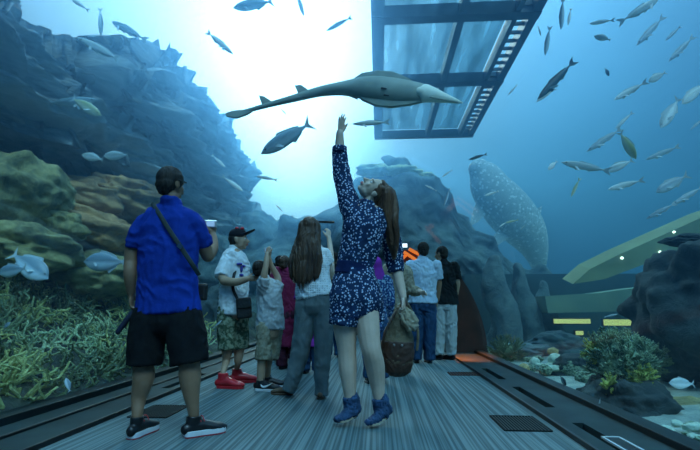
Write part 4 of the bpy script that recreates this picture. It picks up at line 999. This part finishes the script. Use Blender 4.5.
# ------------------------------------------------------------------ a simpler grown-up for the crowd, joints in px
def crowd(Y, cx, ytop, yfeet, label, skin, hairm, top, bottom, kind='trousers', up_hem=None, lo_hem=None, face=(0, 1, 0), w=1.0, lean=0, sleeve='short', armL=None, armR=None, top_name='shirt', voxel=.010, shoes=m_shoe_b, leg_gap=1.0, hood=None, cap=None, open_arms=True):
    f = Fig(Y, cx, label); H = (yfeet-ytop)/7.6   # head height in px
    hc = (cx+lean, ytop+H*.52)
    bm = bmesh.new(); kk = H*f.u/.235
    q = head(bm, f.J(*hc), (0, 0, 1), face, kk)
    sy = ytop+H*1.38; hy = ytop+H*3.9; wy = ytop+H*2.9
    f.L(bm, [(hc[0], ytop+H*.95), (cx+lean*.6, ytop+H*1.2), (cx+lean*.4, sy)], [H*.24, H*.26, H*.45])
    f.L(bm, [(cx+lean*.4, sy), (cx+lean*.3, ytop+H*2), (cx, wy), (cx, hy)], [(H*.5*w, H*.34), (H*.62*w, H*.42), (H*.52*w, H*.38), (H*.62*w, H*.45)])
    aL = armL or [(cx-H*.80*w, sy+H*.10), (cx-H*1.02*w, sy+H*1.2), (cx-H*1.0*w, sy+H*2.3, .08)]
    aR = armR or [(cx+H*.80*w, sy+H*.10), (cx+H*1.02*w, sy+H*1.2), (cx+H*1.0*w, sy+H*2.3, .08)]
    for A, sg in ((aL, -1), (aR, 1)):
        if A is None: continue
        f.L(bm, A[:2], [H*.27, H*.22]); f.L(bm, A[1:3], [H*.22, H*.15])
        p1, p2 = f.J(*A[1]), f.J(*A[2]); d = (p2-p1).normalized()
        hand(bm, p2, d, (-sg*.8, .4, .1), (0, 1, .2) if abs(d.y) < .8 else (0, 0, 1), .95*kk, 35)
    gx = H*.36*leg_gap
    for sg in (-1, 1):
        f.L(bm, [(cx+sg*gx, hy), (cx+sg*gx*1.1, hy+H*1.6), (cx+sg*gx*1.15, hy+H*2.4), (cx+sg*gx*1.15, yfeet-H*.28)], [H*.42, H*.30, H*.28, H*.17])
    f.put('body', bm, skin, voxel)
    r_, f_, u_ = frame((0, 0, 1), face)
    bm = bmesh.new(); ell(bm, q(0, -.022, .038), (.081*kk, .093*kk, .088*kk), (r_, f_, u_)); ell(bm, q(0, -.055, -.02), (.064*kk, .05*kk, .06*kk), (r_, f_, u_))
    if hood:
        ell(bm, q(0, .0, -.02), (.092*kk, .095*kk, .125*kk), (r_, f_, u_)); f.L(bm, [(cx, ytop+H*.8), (cx, sy+H*.2)], [(H*.45, H*.45), (H*.7, H*.5)]); f.put('headscarf', bm, hood, .009, 2)
    elif cap:
        f.put('hair', bm, hairm, .009, 1); bm = bmesh.new(); ell(bm, q(0, -.005, .060), (.088*kk, .10*kk, .075*kk), (r_, f_, u_)); loft(bm, [q(0, .07, .05), q(0, .17, .06)], [(.065*kk, .008), (.05*kk, .005)], D=u_); f.put('cap', bm, cap, .008, 1)
    else: f.put('hair', bm, hairm, .008, 1, (.006, 40, 40))
    hem = up_hem or hy+H*.15
    bm = bmesh.new()
    f.L(bm, [(cx+lean*.5, sy-H*.30), (cx+lean*.4, sy-H*.05), (cx+lean*.3, sy+H*.55), (cx, wy), (cx, hem)], [(H*.32, H*.34), (H*.72*w, H*.42), (H*.84*w, H*.55), (H*.74*w, H*.52), (H*.84*w, H*.60)], seg=24, flat=(False, True))
    for A in (aL, aR):
        if A is None: continue
        a, b_, c_ = (V(x if len(x) == 3 else (*x, 0)) for x in A)
        if sleeve == 'short': e = a.lerp(b_, .72); f.L(bm, [tuple(a), tuple(e)], [H*.36, H*.34], flat=(False, True))
        else: f.L(bm, [tuple(a), tuple(b_), tuple(b_.lerp(c_, .85))], [H*.36, H*.31, H*.24], flat=(False, True))
    f.put(top_name, bm, top, voxel, 2, (.010, 9, 6))
    if bottom:
        lh = lo_hem or yfeet-H*.25
        bm = bmesh.new(); f.L(bm, [(cx, hy-H*.3), (cx, hy+H*.1)], [(H*.66*w, H*.5), (H*.74*w, H*.55)])
        for sg in (-1, 1): f.L(bm, [(cx+sg*gx, hy), (cx+sg*gx*1.1, hy+H*1.6), (cx+sg*gx*1.15, lh)], [(H*.44, H*.48), (H*.38, H*.42), (H*.30, H*.36)], flat=(False, True))
        f.put(kind, bm, bottom, voxel, 2, (.012, 9, 4))
    for sg in (-1, 1):
        an = f.J(cx+sg*gx*1.15, yfeet-H*.34); d = V((face[0], face[1], 0)).normalized(); h0 = V((an.x, an.y, 0))-d*.05*kk
        shoe(f, h0, h0+d*.26*kk, .95*kk, shoes, shoes, high=.08)
    return f
# man in pale blue shirt
f = crowd(7.1, 423, 242.5, 363, 'man in pale blue shirt and dark jeans, back to the camera', sk_tan, hair_blk, m_ltblue, m_jeans, up_hem=303, w=1.06, face=(-.15, 1, 0), armL=[(411, 266), (406.5, 281), (408, 292, .25)], armR=[(436, 266), (438.5, 284, .05), (437, 300, .1)], kind='jeans')
bm = bmesh.new(); f.L(bm, [(413, 300, -.13), (419, 299, -.17), (432, 300, -.15)], [.4, .4, .4])
# man in black T-shirt
f = crowd(7.55, 445, 246.5, 358, 'man in black T-shirt and pale trousers turned toward the blue shirted man', sk_mid, hair_blk, m_blackt, m_trous, up_hem=304, w=1.04, lean=-4, face=(-.75, .65, 0), armR=[(454, 267), (457, 284), (455, 300, .05)])
# person in beige robe
f = crowd(5.9, 396, 243, 372, 'person in beige patterned robe behind the brown backpack, arm stretched right', sk_fair, hair_brn, m_beige, m_beige, kind='skirt', up_hem=352, w=.78, lean=1, face=(.3, 1, 0), sleeve='long', armR=[(406, 272), (410, 289), (420, 291.5, -.1)], armL=[(388, 270), (386, 290), (390, 305, .1)], top_name='robe')
# purple hooded child
f = crowd(5.2, 376, 257, 381, 'short person with bright purple headscarf and blue printed dress', sk_fair, hair_brn, m_print, m_jeans, up_hem=330, w=.80, hood=m_purple, face=(-.2, 1, 0), sleeve='long', top_name='dress')
# maroon pair behind the child
f = crowd(6.3, 288, 256, 369, 'person in maroon top and long purple skirt standing behind the child in grey', sk_mid, hair_brn, m_maroon, m_dktrs, up_hem=346, w=.95, lean=-3, face=(.3, 1, 0), sleeve='long', armL=[(277, 272), (274, 283), (272, 274, .1)], top_name='long_dress')
f = crowd(7.3, 280, 256, 361, 'person in dark cap standing farthest left behind the raised camera', sk_tan, hair_blk, m_blackt, m_dktrs, w=.9, cap=cloth('dark_cap_two', (.01, .012, .02)), face=(-.2, 1, 0), armL=[(273, 268), (271, 281), (274, 270, .15)])
f = crowd(5.9, 311, 268, 373, 'small person in purple patterned dress seen between the grey trousers', sk_mid, hair_brn, m_purple, m_jeans, up_hem=346, w=.9, face=(0, 1, 0), top_name='dress')
f = crowd(7.8, 333, 252, 358, 'person in dark clothes glimpsed between the two women', sk_mid, hair_blk, m_blackt, m_jeans, w=.95, face=(0, 1, 0))
# raised phone with a bright screen
ph = empty('phone', P(403.5, 249, 6.0)); tag(ph, 'phone with glowing white screen held above the crowd', 'phone')
bm = bmesh.new(); box(bm, P(403.5, 245.5, 6.0), (.115, .010, .062), bev=.004); link('case', bm2me(bm), m_camb, ph, False)
bm = bmesh.new(); box(bm, P(403.5, 245.5, 5.993), (.10, .003, .052)); link('screen', bm2me(bm), mat('phone_screen', (.8, .9, 1), .3, emit=(.8, .95, 1), emis=1.3), ph, False)

# ================================================================== backpack
m_bp = mat('backpack_khaki', (.16, .13, .08), .8, (.11, .09, .055), 6, bump=1.2, bscale=12); m_bpd = mat('backpack_leather', (.045, .022, .015), .55, (.065, .03, .02), 8, bump=.6)
YB_ = 3.75; fb = Fig.__new__(Fig); fb.Y = YB_; fb.u = YB_/F*1.01; g = P(399, 365, YB_); fb.root = empty('backpack', (g.x, YB_, g.z)); tag(fb.root, 'slouchy brown drawstring backpack hanging from the hand of the floral dress woman', 'backpack')
bm = bmesh.new(); fb.L(bm, [(401, 308), (400, 318), (398.5, 332), (397.5, 348), (397.5, 362)], [(4, 4), (8, 8), (13, 10), (15, 12), (14, 11)], seg=24, sq=.85)
b0 = fb.put('bag_body', bm, m_bp, .007, 2, (.006, 7, 7))
bm = bmesh.new(); fb.L(bm, [(397.5, 341), (397.3, 352), (397.3, 365)], [(15.4, 12.4), (15.8, 12.8), (14, 11)], seg=26, sq=.8, flat=(True, False)); fb.put('leather_base', bm, m_bpd, .007, 2, (.004, 9, 9))
bm = bmesh.new(); fb.L(bm, [(404, 311, -.04), (409, 319, -.09), (412, 328, -.11)], [(5, 3), (7.5, 3.5), (6, 2.5)], seg=18); fb.put('flap', bm, mat('backpack_flap', (.27, .24, .17), .8, bump=.8), .006, 2, (.01, 14, 14))
bm = bmesh.new(); fb.L(bm, [(403, 300, .06), (398, 309, -.02), (390, 322, -.08), (384, 336, -.1), (382, 350, -.06)], [(1.2, .8)]*5, seg=8); fb.raw('drawstring', bm, m_bpd)
bm = bmesh.new(); fb.L(bm, [(403, 299, -.02), (404, 306, -.03), (401, 313, -.05)], [2.6, 3.4, 2.4]); fb.raw('knot', bm, m_bpd)
bm = bmesh.new(); fb.L(bm, [(405, 300, .02), (413, 314, .04), (418, 332, .03), (417, 350, .02)], [(1.3, .8)]*4, seg=8); fb.raw('shoulder_strap', bm, m_bp)
for (x, y) in ((394, 345), (402, 345.5)):
    bm = bmesh.new(); ell(bm, fb.J(x, y, -.112), (.010, .006, .010)); fb.raw('stud', bm, m_buckle)
# ------------------------------------------------------------------ fish
def fishmat(name, back, belly, rough=.35, metal=.25, z0=-.06, z1=.06, spots=None):
    m = bpy.data.materials.new(name); m.use_nodes = True; t = m.node_tree; b = t.nodes['Principled BSDF']; n = t.nodes.new
    tc = n('ShaderNodeTexCoord'); sp = n('ShaderNodeSeparateXYZ'); t.links.new(tc.outputs['Object'], sp.inputs[0])
    mr = n('ShaderNodeMapRange'); mr.inputs[1].default_value = z0; mr.inputs[2].default_value = z1; t.links.new(sp.outputs[2], mr.inputs[0])
    nz = n('ShaderNodeTexNoise'); nz.inputs['Scale'].default_value = 12; t.links.new(tc.outputs['Object'], nz.inputs[0])
    ad = n('ShaderNodeMath'); ad.operation = 'MULTIPLY_ADD'; ad.inputs[1].default_value = .25; t.links.new(nz.outputs[0], ad.inputs[0]); t.links.new(mr.outputs[0], ad.inputs[2])
    r = n('ShaderNodeValToRGB'); r.color_ramp.elements[0].position = .25; r.color_ramp.elements[1].position = .95
    r.color_ramp.elements[0].color = (*belly, 1); r.color_ramp.elements[1].color = (*back, 1); t.links.new(ad.outputs[0], r.inputs[0])
    t.links.new(r.outputs[0], b.inputs['Base Color'])
    if spots:
        v = n('ShaderNodeTexVoronoi'); v.inputs['Scale'].default_value = spots[0]; t.links.new(tc.outputs['Object'], v.inputs[0])
        r2 = n('ShaderNodeValToRGB'); r2.color_ramp.elements[0].position = .26; r2.color_ramp.elements[0].color = (1, 1, 1, 1); r2.color_ramp.elements[1].position = .36; r2.color_ramp.elements[1].color = (0, 0, 0, 1)
        mx = n('ShaderNodeMix'); mx.data_type = 'RGBA'; t.links.new(v.outputs['Distance'], r2.inputs[0]); t.links.new(r2.outputs[0], mx.inputs[0]); t.links.new(r.outputs[0], mx.inputs[6]); mx.inputs[7].default_value = (*spots[1], 1); t.links.new(mx.outputs[2], b.inputs['Base Color'])
    b.inputs['Roughness'].default_value = rough; b.inputs['Metallic'].default_value = metal
    return m
fm_silver = fishmat('fish_silver', (.50, .60, .60), (.95, 1, 1), metal=0)
fm_blue = fishmat('fish_blue', (.22, .32, .38), (.60, .75, .82), metal=0)
fm_pale = fishmat('fish_pale', (.8, .85, .8), (1, 1, 1), .3, 0)
fm_dark = fishmat('fish_dark', (.02, .05, .07), (.10, .20, .24), .5, .0)
fm_yel = fishmat('fish_yellowish', (.40, .45, .22), (.75, .80, .60), metal=0)
fm_fin = mat('fish_fin', (.50, .60, .62), .5)
fm_eye = mat('fish_eye', (.01, .01, .01), .2)
# unit fish: nose at +.5 x, tail tip at -.5 x, z up
def plate(bm, pts, th=.006, y0=0):
    prism(bm, [(x, y0-th/2, z) for x, z in pts], (0, th, 0))
def fish_meshes(h, w_, bend=0, prof=None, fork=.16):
    prof = prof or [(0.50, .04), (.46, .25), (.38, .62), (.25, .92), (.10, 1), (-.08, .84), (-.22, .52), (-.32, .25), (-.37, .16)]
    by = lambda x: bend*(x*x)*1.0
    bm = bmesh.new()
    loft(bm, [(x, by(x), .0) for x, r in prof], [(h/2*r, w_/2*max(r, .12)) for x, r in prof], D=(0, 1, 0), seg=18, sub=3)
    body = bm2me(bm)
    def P2(pts, yo=0, th=.006):
        bm = bmesh.new(); a = [bm.verts.new((x, by(x)+yo-th/2, z)) for x, z in pts]; b = [bm.verts.new((x, by(x)+yo+th/2, z)) for x, z in pts]; n = len(pts)
        bm.faces.new(a); bm.faces.new(b[::-1])
        for i in range(n): bm.faces.new((a[i], b[i], b[(i+1) % n], a[(i+1) % n]))
        return bm2me(bm)
    tail = P2([(-.35, .012), (-.40, .05), (-.50, fork), (-.47, fork*.55), (-.435, 0), (-.47, -fork*.55), (-.50, -fork), (-.40, -.05), (-.35, -.012)])
    dors = P2([(.16, h*.44), (.10, h*.64), (-.02, h*.56), (-.18, h*.42), (-.27, h*.28), (-.27, h*.18), (-.1, h*.34), (.1, h*.42)])
    anal = P2([(-.04, -h*.42), (-.09, -h*.60), (-.18, -h*.42), (-.27, -h*.26), (-.26, -h*.16), (-.1, -h*.32)])
    bm = bmesh.new(); 
    for s in (1, -1): prism(bm, [(.24, s*w_*.44, -.02), (.14, s*(w_*.5+.06), -.10), (.10, s*(w_*.5+.05), -.09), (.18, s*w_*.44, -.01)], (0, .004, .004))
    pect = bm2me(bm)
    bm = bmesh.new()
    for s in (1, -1): ell(bm, (.40, by(.4)+s*w_*.28, h*.10), (.014, .008, .014), seg=8)
    eye = bm2me(bm)
    return dict(body=body, tail_fin=tail, dorsal_fin=dors, anal_fin=anal, pectoral_fin=pect, eye=eye)
KINDS = {'jack': fish_meshes(.42, .16, fork=.17), 'bream': fish_meshes(.34, .13, .10, fork=.13), 'trevally': fish_meshes(.26, .12, .22, fork=.13),
         'slim': fish_meshes(.15, .08, .35, fork=.085), 'slimr': fish_meshes(.15, .08, -.35, fork=.085), 'slims': fish_meshes(.13, .08, .08, fork=.075), 'tuna': fish_meshes(.24, .14, .05, fork=.14)}
def orient(c, xdir, view):
    x = xdir.normalized(); s = x.cross(view); 
    z = s.normalized()
    if z.z < 0: z = -z
    y = z.cross(x)
    return Matrix(((x.x, y.x, z.x, c.x), (x.y, y.y, z.y, c.y), (x.z, y.z, z.z, c.z), (0, 0, 0, 1)))
def fish(kind, hx, hy, tx, ty, Y, m, label, parts=None, dY=0, cat='fish', group=None, roll=0, flip=False):
    a, b = P(hx, hy, Y), P(tx, ty, Y+dY); c = (a+b)/2; L = (a-b).length
    M = orient(c, a-b, (c-CAM).normalized())
    if flip: M = M @ Matrix.Rotation(math.pi, 4, 'X')
    if roll: M = M @ Matrix.Rotation(R(roll), 4, 'X')
    M = M @ Matrix.Scale(L, 4)
    px = math.hypot(hx-tx, hy-ty)
    K = KINDS[kind]
    if parts is None: parts = px > 22
    if parts:
        r = empty('fish', (0, 0, 0), M); tag(r, label, cat, group)
        for nme, me in K.items():
            if px < 34 and nme in ('eye', 'pectoral_fin', 'anal_fin'): continue
            me = me.copy(); me.materials.clear(); me.materials.append(m if nme in ('body',) else fm_eye if nme == 'eye' else (fm_fin if m is not fm_dark else fm_dark))
            if nme == 'body': me.polygons.foreach_set('use_smooth', [True]*len(me.polygons))
            o = bpy.data.objects.new(nme, me); C.objects.link(o); o.parent = r
    else:
        bm = bmesh.new()
        for nme in ('body', 'tail_fin', 'dorsal_fin'): bm.from_mesh(K[nme])
        me = bm2me(bm, recalc=False); me.materials.append(m); me.polygons.foreach_set('use_smooth', [True]*len(me.polygons))
        r = bpy.data.objects.new('fish', me); C.objects.link(r); r.matrix_world = M; tag(r, label, cat, group)
    return r
S_, Bl, Pa, Dk, Yl_ = fm_silver, fm_blue, fm_pale, fm_dark, fm_yel
FL = [
 ('slimr', 70, -2, 88, 10, 5.2, Pa, 'thin white fish slipping in at the top left edge'),
 ('slims', 101, 36, 100, 7, 5.4, Bl, 'fish hanging head down above the long silver fish'),
 ('slim', 80, 39, 122, 61, 4.9, S_, 'bright silver fish crossing the upper left cliff'),
 ('slimr', 109, 20, 146, 40, 6.2, Bl, 'faint blue fish along the upper left cliff edge'),
 ('trevally', 100, 115, 70, 97, 5.0, Yl_, 'olive fish head down below the cliff overhang'),
 ('slim', 96, 100, 44, 103, 5.6, Bl, 'long dim fish behind the olive fish at left'),
 ('bream', 82, 155, 104, 160, 4.9, S_, 'left one of two small round fish over the boulders'),
 ('bream', 104, 156, 129, 155, 5.0, S_, 'right one of two small round fish over the boulders'),
 ('jack', 84, 262, 127, 262, 3.75, Bl, 'big silver jack fish beside the left arm of man in blue'),
 ('jack', -2, 273, 27, 268, 3.55, Bl, 'silver fish cut off by the left edge of view'),
 ('jack', 48, 279, 11, 253, 3.7, Bl, 'silver fish diving right at the left edge'),
 ('slims', 233, 54, 206, 31, 5.2, Pa, 'white fish against the bright glare left of centre'),
 ('tuna', 233, 8, 274, 1, 5.5, Bl, 'blue fish silhouette at top above the glare'),
 ('slims', 304, 16, 296, -8, 5.6, Bl, 'small blue fish silhouette at the top centre'),
 ('slims', 326, 31, 352, 17, 5.6, Bl, 'blue fish near the platform upper left corner'),
 ('tuna', 261, 154, 312, 122, 5.4, Bl, 'blue grey fish with forked tail beneath the guitarfish tail'),
 ('slims', 286, 114, 281, 109, 6, Bl, 'tiny blue fish right above the forked tail fish'),
 ('slimr', 256, 176, 277, 180, 6.4, Pa, 'small white fish below the forked tail fish'),
 ('slims', 352, 124, 390, 122, 4.6, S_, 'slim silver fish just under the guitarfish body'),
 ('slims', 561, 30, 563, -2, 5.6, Bl, 'dark fish hanging vertically at top right of the platform'),
 ('slims', 545, 56, 550, 26, 5.6, Bl, 'dark upright fish close to the platform right edge'),
 ('slims', 568, 26, 571, 8, 5.9, Pa, 'small pale fish beside the vertical dark fish'),
 ('slims', 537, 100, 575, 60, 4.9, Dk, 'dark long fish diving left, right of the platform'),
 ('slims', 536, 102, 556, 88, 5.3, Pa, 'white fish just beneath the dark diving fish'),
 ('slims', 508, 95, 517, 85, 5.6, S_, 'tiny silver fish right beside the platform corner'),
 ('slims', 541, 36, 538, 26, 6, Pa, 'tiny white fish against the platform edge top right'),
 ('slim', 588, 24, 614, 20, 5.3, S_, 'silver fish, left of the streaking white fish'),
 ('bream', 594, 36, 611, 40, 5.5, S_, 'small curled silver fish, upper right'),
 ('slim', 662, -3, 620, 22, 4.9, S_, 'bright streaking white fish at the top right'),
 ('slims', 636, 46, 664, 16, 6.4, Bl, 'faint blue fish below the streaking white fish'),
 ('slims', 665, 41, 681, 26, 5.9, Bl, 'short blue fish right of the faint blue one'),
 ('slims', 668, 62, 694, 36, 6.2, Bl, 'faint long fish near the upper right edge'),
 ('slim', 612, 101, 646, 82, 5.1, S_, 'silver fish gliding left, right of the dark diving fish'),
 ('bream', 648, 82, 666, 72, 5.3, S_, 'two toned small fish following the gliding silver fish'),
 ('bream', 609, 76, 605, 68, 7.0, Dk, 'tiny dark fish in open blue water, upper right'),
 ('slims', 615, 129, 633, 112, 5.4, S_, 'slender silver fish over the tail of the brown fish'),
 ('trevally', 636, 159, 619, 131, 5.0, Yl_, 'yellow edged fish turning down at mid right'),
 ('trevally', 660, 129, 679, 98, 5.0, S_, 'silver fish with pale belly curving down near right edge'),
 ('trevally', 681, 105, 706, 82, 5.1, S_, 'silver fish cut off at right edge, upper half'),
 ('slim', 560, 162, 610, 171, 4.7, S_, 'long shining silver fish facing left at mid right'),
 ('bream', 548, 170, 557, 161, 5.2, Pa, 'small white fish in front of the long shining fish'),
 ('trevally', 606, 172, 633, 160, 5.2, S_, 'greenish fish overlapping the long shining fish tail'),
 ('slims', 571, 197, 580, 178, 5.2, Yl_, 'small upright yellowish fish below the shining fish'),
 ('slim', 606, 190, 643, 180, 5.0, S_, 'silver fish swimming left under the shining fish'),
 ('trevally', 655, 193, 688, 175, 5.2, Bl, 'plump dim fish above the long grey pair'),
 ('slims', 646, 219, 676, 203, 5.4, Bl, 'dim grey fish leading above the pale slab'),
 ('slims', 672, 205, 704, 186, 5.5, Bl, 'dim grey fish trailing at the right edge above slab'),
 ('slims', 586, 152, 622, 128, 6.6, Bl, 'faint blue fish behind the yellow edged fish'),
 ('slims', 690, 130, 704, 118, 6.4, Bl, 'faint fish by the right edge below the cut off one'),
 ('slims', 645, 160, 680, 146, 7, Bl, 'very faint blue fish in deep water at mid right'),
 ('slim', 468, 160, 487, 154, 6.0, Dk, 'dark backed fish above the whale shark head'),
 ('slim', 484, 196, 499, 191, 6.0, Pa, 'small white fish across the whale shark back'),
 ('slim', 505, 223, 518, 220, 5.6, Yl_, 'small yellow striped fish in front of whale shark side'),
 ('slims', 499, 227, 507, 222, 5.7, Pa, 'tiny white fish touching the yellow striped fish'),
 ('slims', 520, 230, 526, 224, 5.9, Bl, 'tiny blue fish right of the yellow striped fish'),
 ('slims', 425, 185, 437, 191, 6.2, Pa, 'bright white small fish right of the floral dress woman'),
 ('slims', 444, 206, 450, 188, 6.2, Bl, 'upright bluish fish left of the whale shark'),
 ('slims', 442, 177, 452, 170, 6.4, Pa, 'thin white fish left above the whale shark'),
 ('slims', 392, 198, 398, 202, 6.5, S_, 'tiny silver fish next to the hair of the floral dress woman'),
 ('jack', 621, 422, 597, 402, 3.9, S_, 'silver fish head down beneath the large bushy coral'),
 ('jack', 669, 383, 695, 384, 4.0, S_, 'pale blue round fish right of the bushy coral'),
 ('slims', 618, 314, 604, 317, 5.5, Bl, 'tiny bright blue fish above the right yellow light'),
 ('bream', 566, 386, 560, 375, 4.8, Dk, 'small dark fish over the sand near the right glass'),
 ('bream', 66, 378, 70, 392, 3.4, Bl, 'tiny blue fish low in the left coral thicket'),
 ('bream', 10, 322, 3, 329, 3.3, Bl, 'small blue fish among corals at the left edge'),
 ('slims', 222, 320, 213, 328, 4.5, Bl, 'tiny fish low behind the glass by the camouflage shorts'),
 ('slimr', 226, 168, 212, 155, 7.2, Pa, 'white fish lower of the pair left of the forked tail fish'),
 ('slimr', 244, 192, 222, 176, 7.4, Pa, 'long white fish near the cliff foot left of centre'),
 ('slims', 276, 205, 283, 212, 7, Pa, 'tiny pale fish just left of the long-haired woman'),
]
for a in FL: fish(*a)

# ------------------------------------------------------------------ guitarfish overhead
fm_ray = mat('guitarfish_skin', (.24, .30, .26), .6, (.36, .42, .36), 5, bump=.4)
fm_rayb = mat('guitarfish_snout', (.85, .88, .74), .5, (.92, .95, .8), 8)
YG = 4.15
gl_ = lambda x, y, d=0: P(x, y, YG+d)
rt = empty('guitarfish', gl_(390, 90)); tag(rt, 'long grey guitarfish with pale pointed snout gliding overhead', 'ray')
s_ = YG/F
bm = bmesh.new()
axis = [(232, 114, 1.6, 1.5), (248, 110.5, 2.2, 2), (270, 104.5, 3.0, 2.6), (295, 98, 4.2, 3.6), (320, 91.5, 5.6, 5), (342, 88.5, 7.6, 7), (358, 88, 11.5, 8), (372, 88, 13.5, 8.5), (392, 90, 14, 8), (410, 92, 12.5, 7), (424, 93.5, 10.5, 5), (436, 95.5, 6.5, 4), (450, 99, 3.4, 2.4), (460, 102, 1.2, 1.2)]
loft(bm, [gl_(x, y) for x, y, a, b in axis], [(a*s_, b*s_) for x, y, a, b in axis], D=(0, 1, .0), seg=26, sub=4)
o = link('body', bm2me(bm), [fm_ray, fm_rayb], rt)
bm = bmesh.new()
axis = [(420, 92.5, 6, 6.2), (424, 93, 10, 6.4), (433, 95, 8.4, 5.4), (444, 98, 5.4, 4.2), (454, 100.6, 3.0, 2.8), (462, 102.8, .8, .8)]
loft(bm, [gl_(x, y, -.02) for x, y, a, b in axis], [(a*s_, b*s_) for x, y, a, b in axis], D=(0, 1, 0), seg=22, sub=4); link('snout', bm2me(bm), fm_rayb, rt)
bm = bmesh.new(); loft(bm, [gl_(430, 97, -.08), gl_(446, 100, -.06), gl_(458, 102, -.03)], [(.010, .006)]*3, seg=8); link('snout_groove', bm2me(bm), fm_ray, rt)
def fin3(name, pts, th, par, m, d=0):
    bm = bmesh.new(); prism(bm, [gl_(x, y, d-th/2) for x, y in pts], (0, th, 0)); o = link(name, bm2me(bm), m, par, False)
    bv = o.modifiers.new('b', 'BEVEL'); bv.width = .006; bv.segments = 2; return o
fin3('dorsal_fin', [(276, 104), (262, 105), (258.5, 95), (264, 96)], .03, rt, fm_ray); fin3('dorsal_fin', [(312, 92), (298, 93.5), (294.5, 85), (301, 84.5)], .03, rt, fm_ray)
fin3('tail_fin', [(240, 109.5), (232, 110.5), (225, 113), (226, 116), (236, 118), (246, 114.5), (252, 111)], .03, rt, fm_ray)
fin3('pectoral_fin', [(352, 84), (355, 77), (362, 72.5), (378, 70), (394, 71.5), (408, 77.5), (420, 86), (400, 92), (370, 90)], .05, rt, fm_ray)
fin3('pectoral_fin', [(354, 92), (362, 99), (376, 105), (392, 106.5), (410, 104), (424, 100.5), (405, 90), (370, 88)], .05, rt, fm_ray)
fin3('pelvic_fin', [(332, 90), (346, 94), (358, 99), (350, 88)], .03, rt, fm_ray)
for (x, y) in ((384, 88), (386.5, 95)):
    bm = bmesh.new(); loft(bm, [gl_(x-2, y, -.078), gl_(x+2, y+.6, -.078)], [.010, .008], seg=8); link('mouth' if y < 90 else 'nostril', bm2me(bm), mat('mouth_dark', (.05, .05, .05), .7), rt)

# ------------------------------------------------------------------ whale shark, hazy, beyond the right side of the tunnel
fm_ws = fishmat('whale_shark_skin', (.40, .50, .56), (.50, .60, .66), .7, 0, spots=(7, (.85, .95, 1)))
YW = 16; W = lambda x, y, d=0: P(x, y, YW+d); s_ = YW/F
rt = empty('whale_shark', W(505, 215)); tag(rt, 'large pale spotted whale shark bending down in the blue haze', 'shark')
bm = bmesh.new()
ax = [(478, 168, 11, 9), (484, 176, 17, 14), (492, 190, 21, 18), (503, 204, 24, 20), (515, 218, 24, 20), (526, 232, 21, 17), (534, 247, 15, 12), (538, 262, 9, 7), (540, 278, 4, 4)]
loft(bm, [W(x, y, i*.12) for i, (x, y, a, b) in enumerate(ax)], [(a*s_, b*s_) for x, y, a, b in ax], D=(0, 1, 0), seg=28, sub=5); link('body', bm2me(bm), fm_ws, rt)
def wfin(name, pts, d=0):
    bm = bmesh.new(); prism(bm, [W(x, y, d) for x, y in pts], (0, .07, 0)); link(name, bm2me(bm), fm_ws, rt, False)
wfin('pectoral_fin', [(482, 190), (474, 208), (470, 226), (478, 222), (494, 206)], .1); wfin('pectoral_fin', [(505, 222), (494, 236), (486, 252), (500, 244), (516, 232)], .2)
wfin('dorsal_fin', [(526, 214), (542, 206), (540, 222), (536, 232)], .5); wfin('tail_fin', [(538, 268), (546, 282), (552, 298), (542, 290), (532, 300), (534, 284)], 1.0)
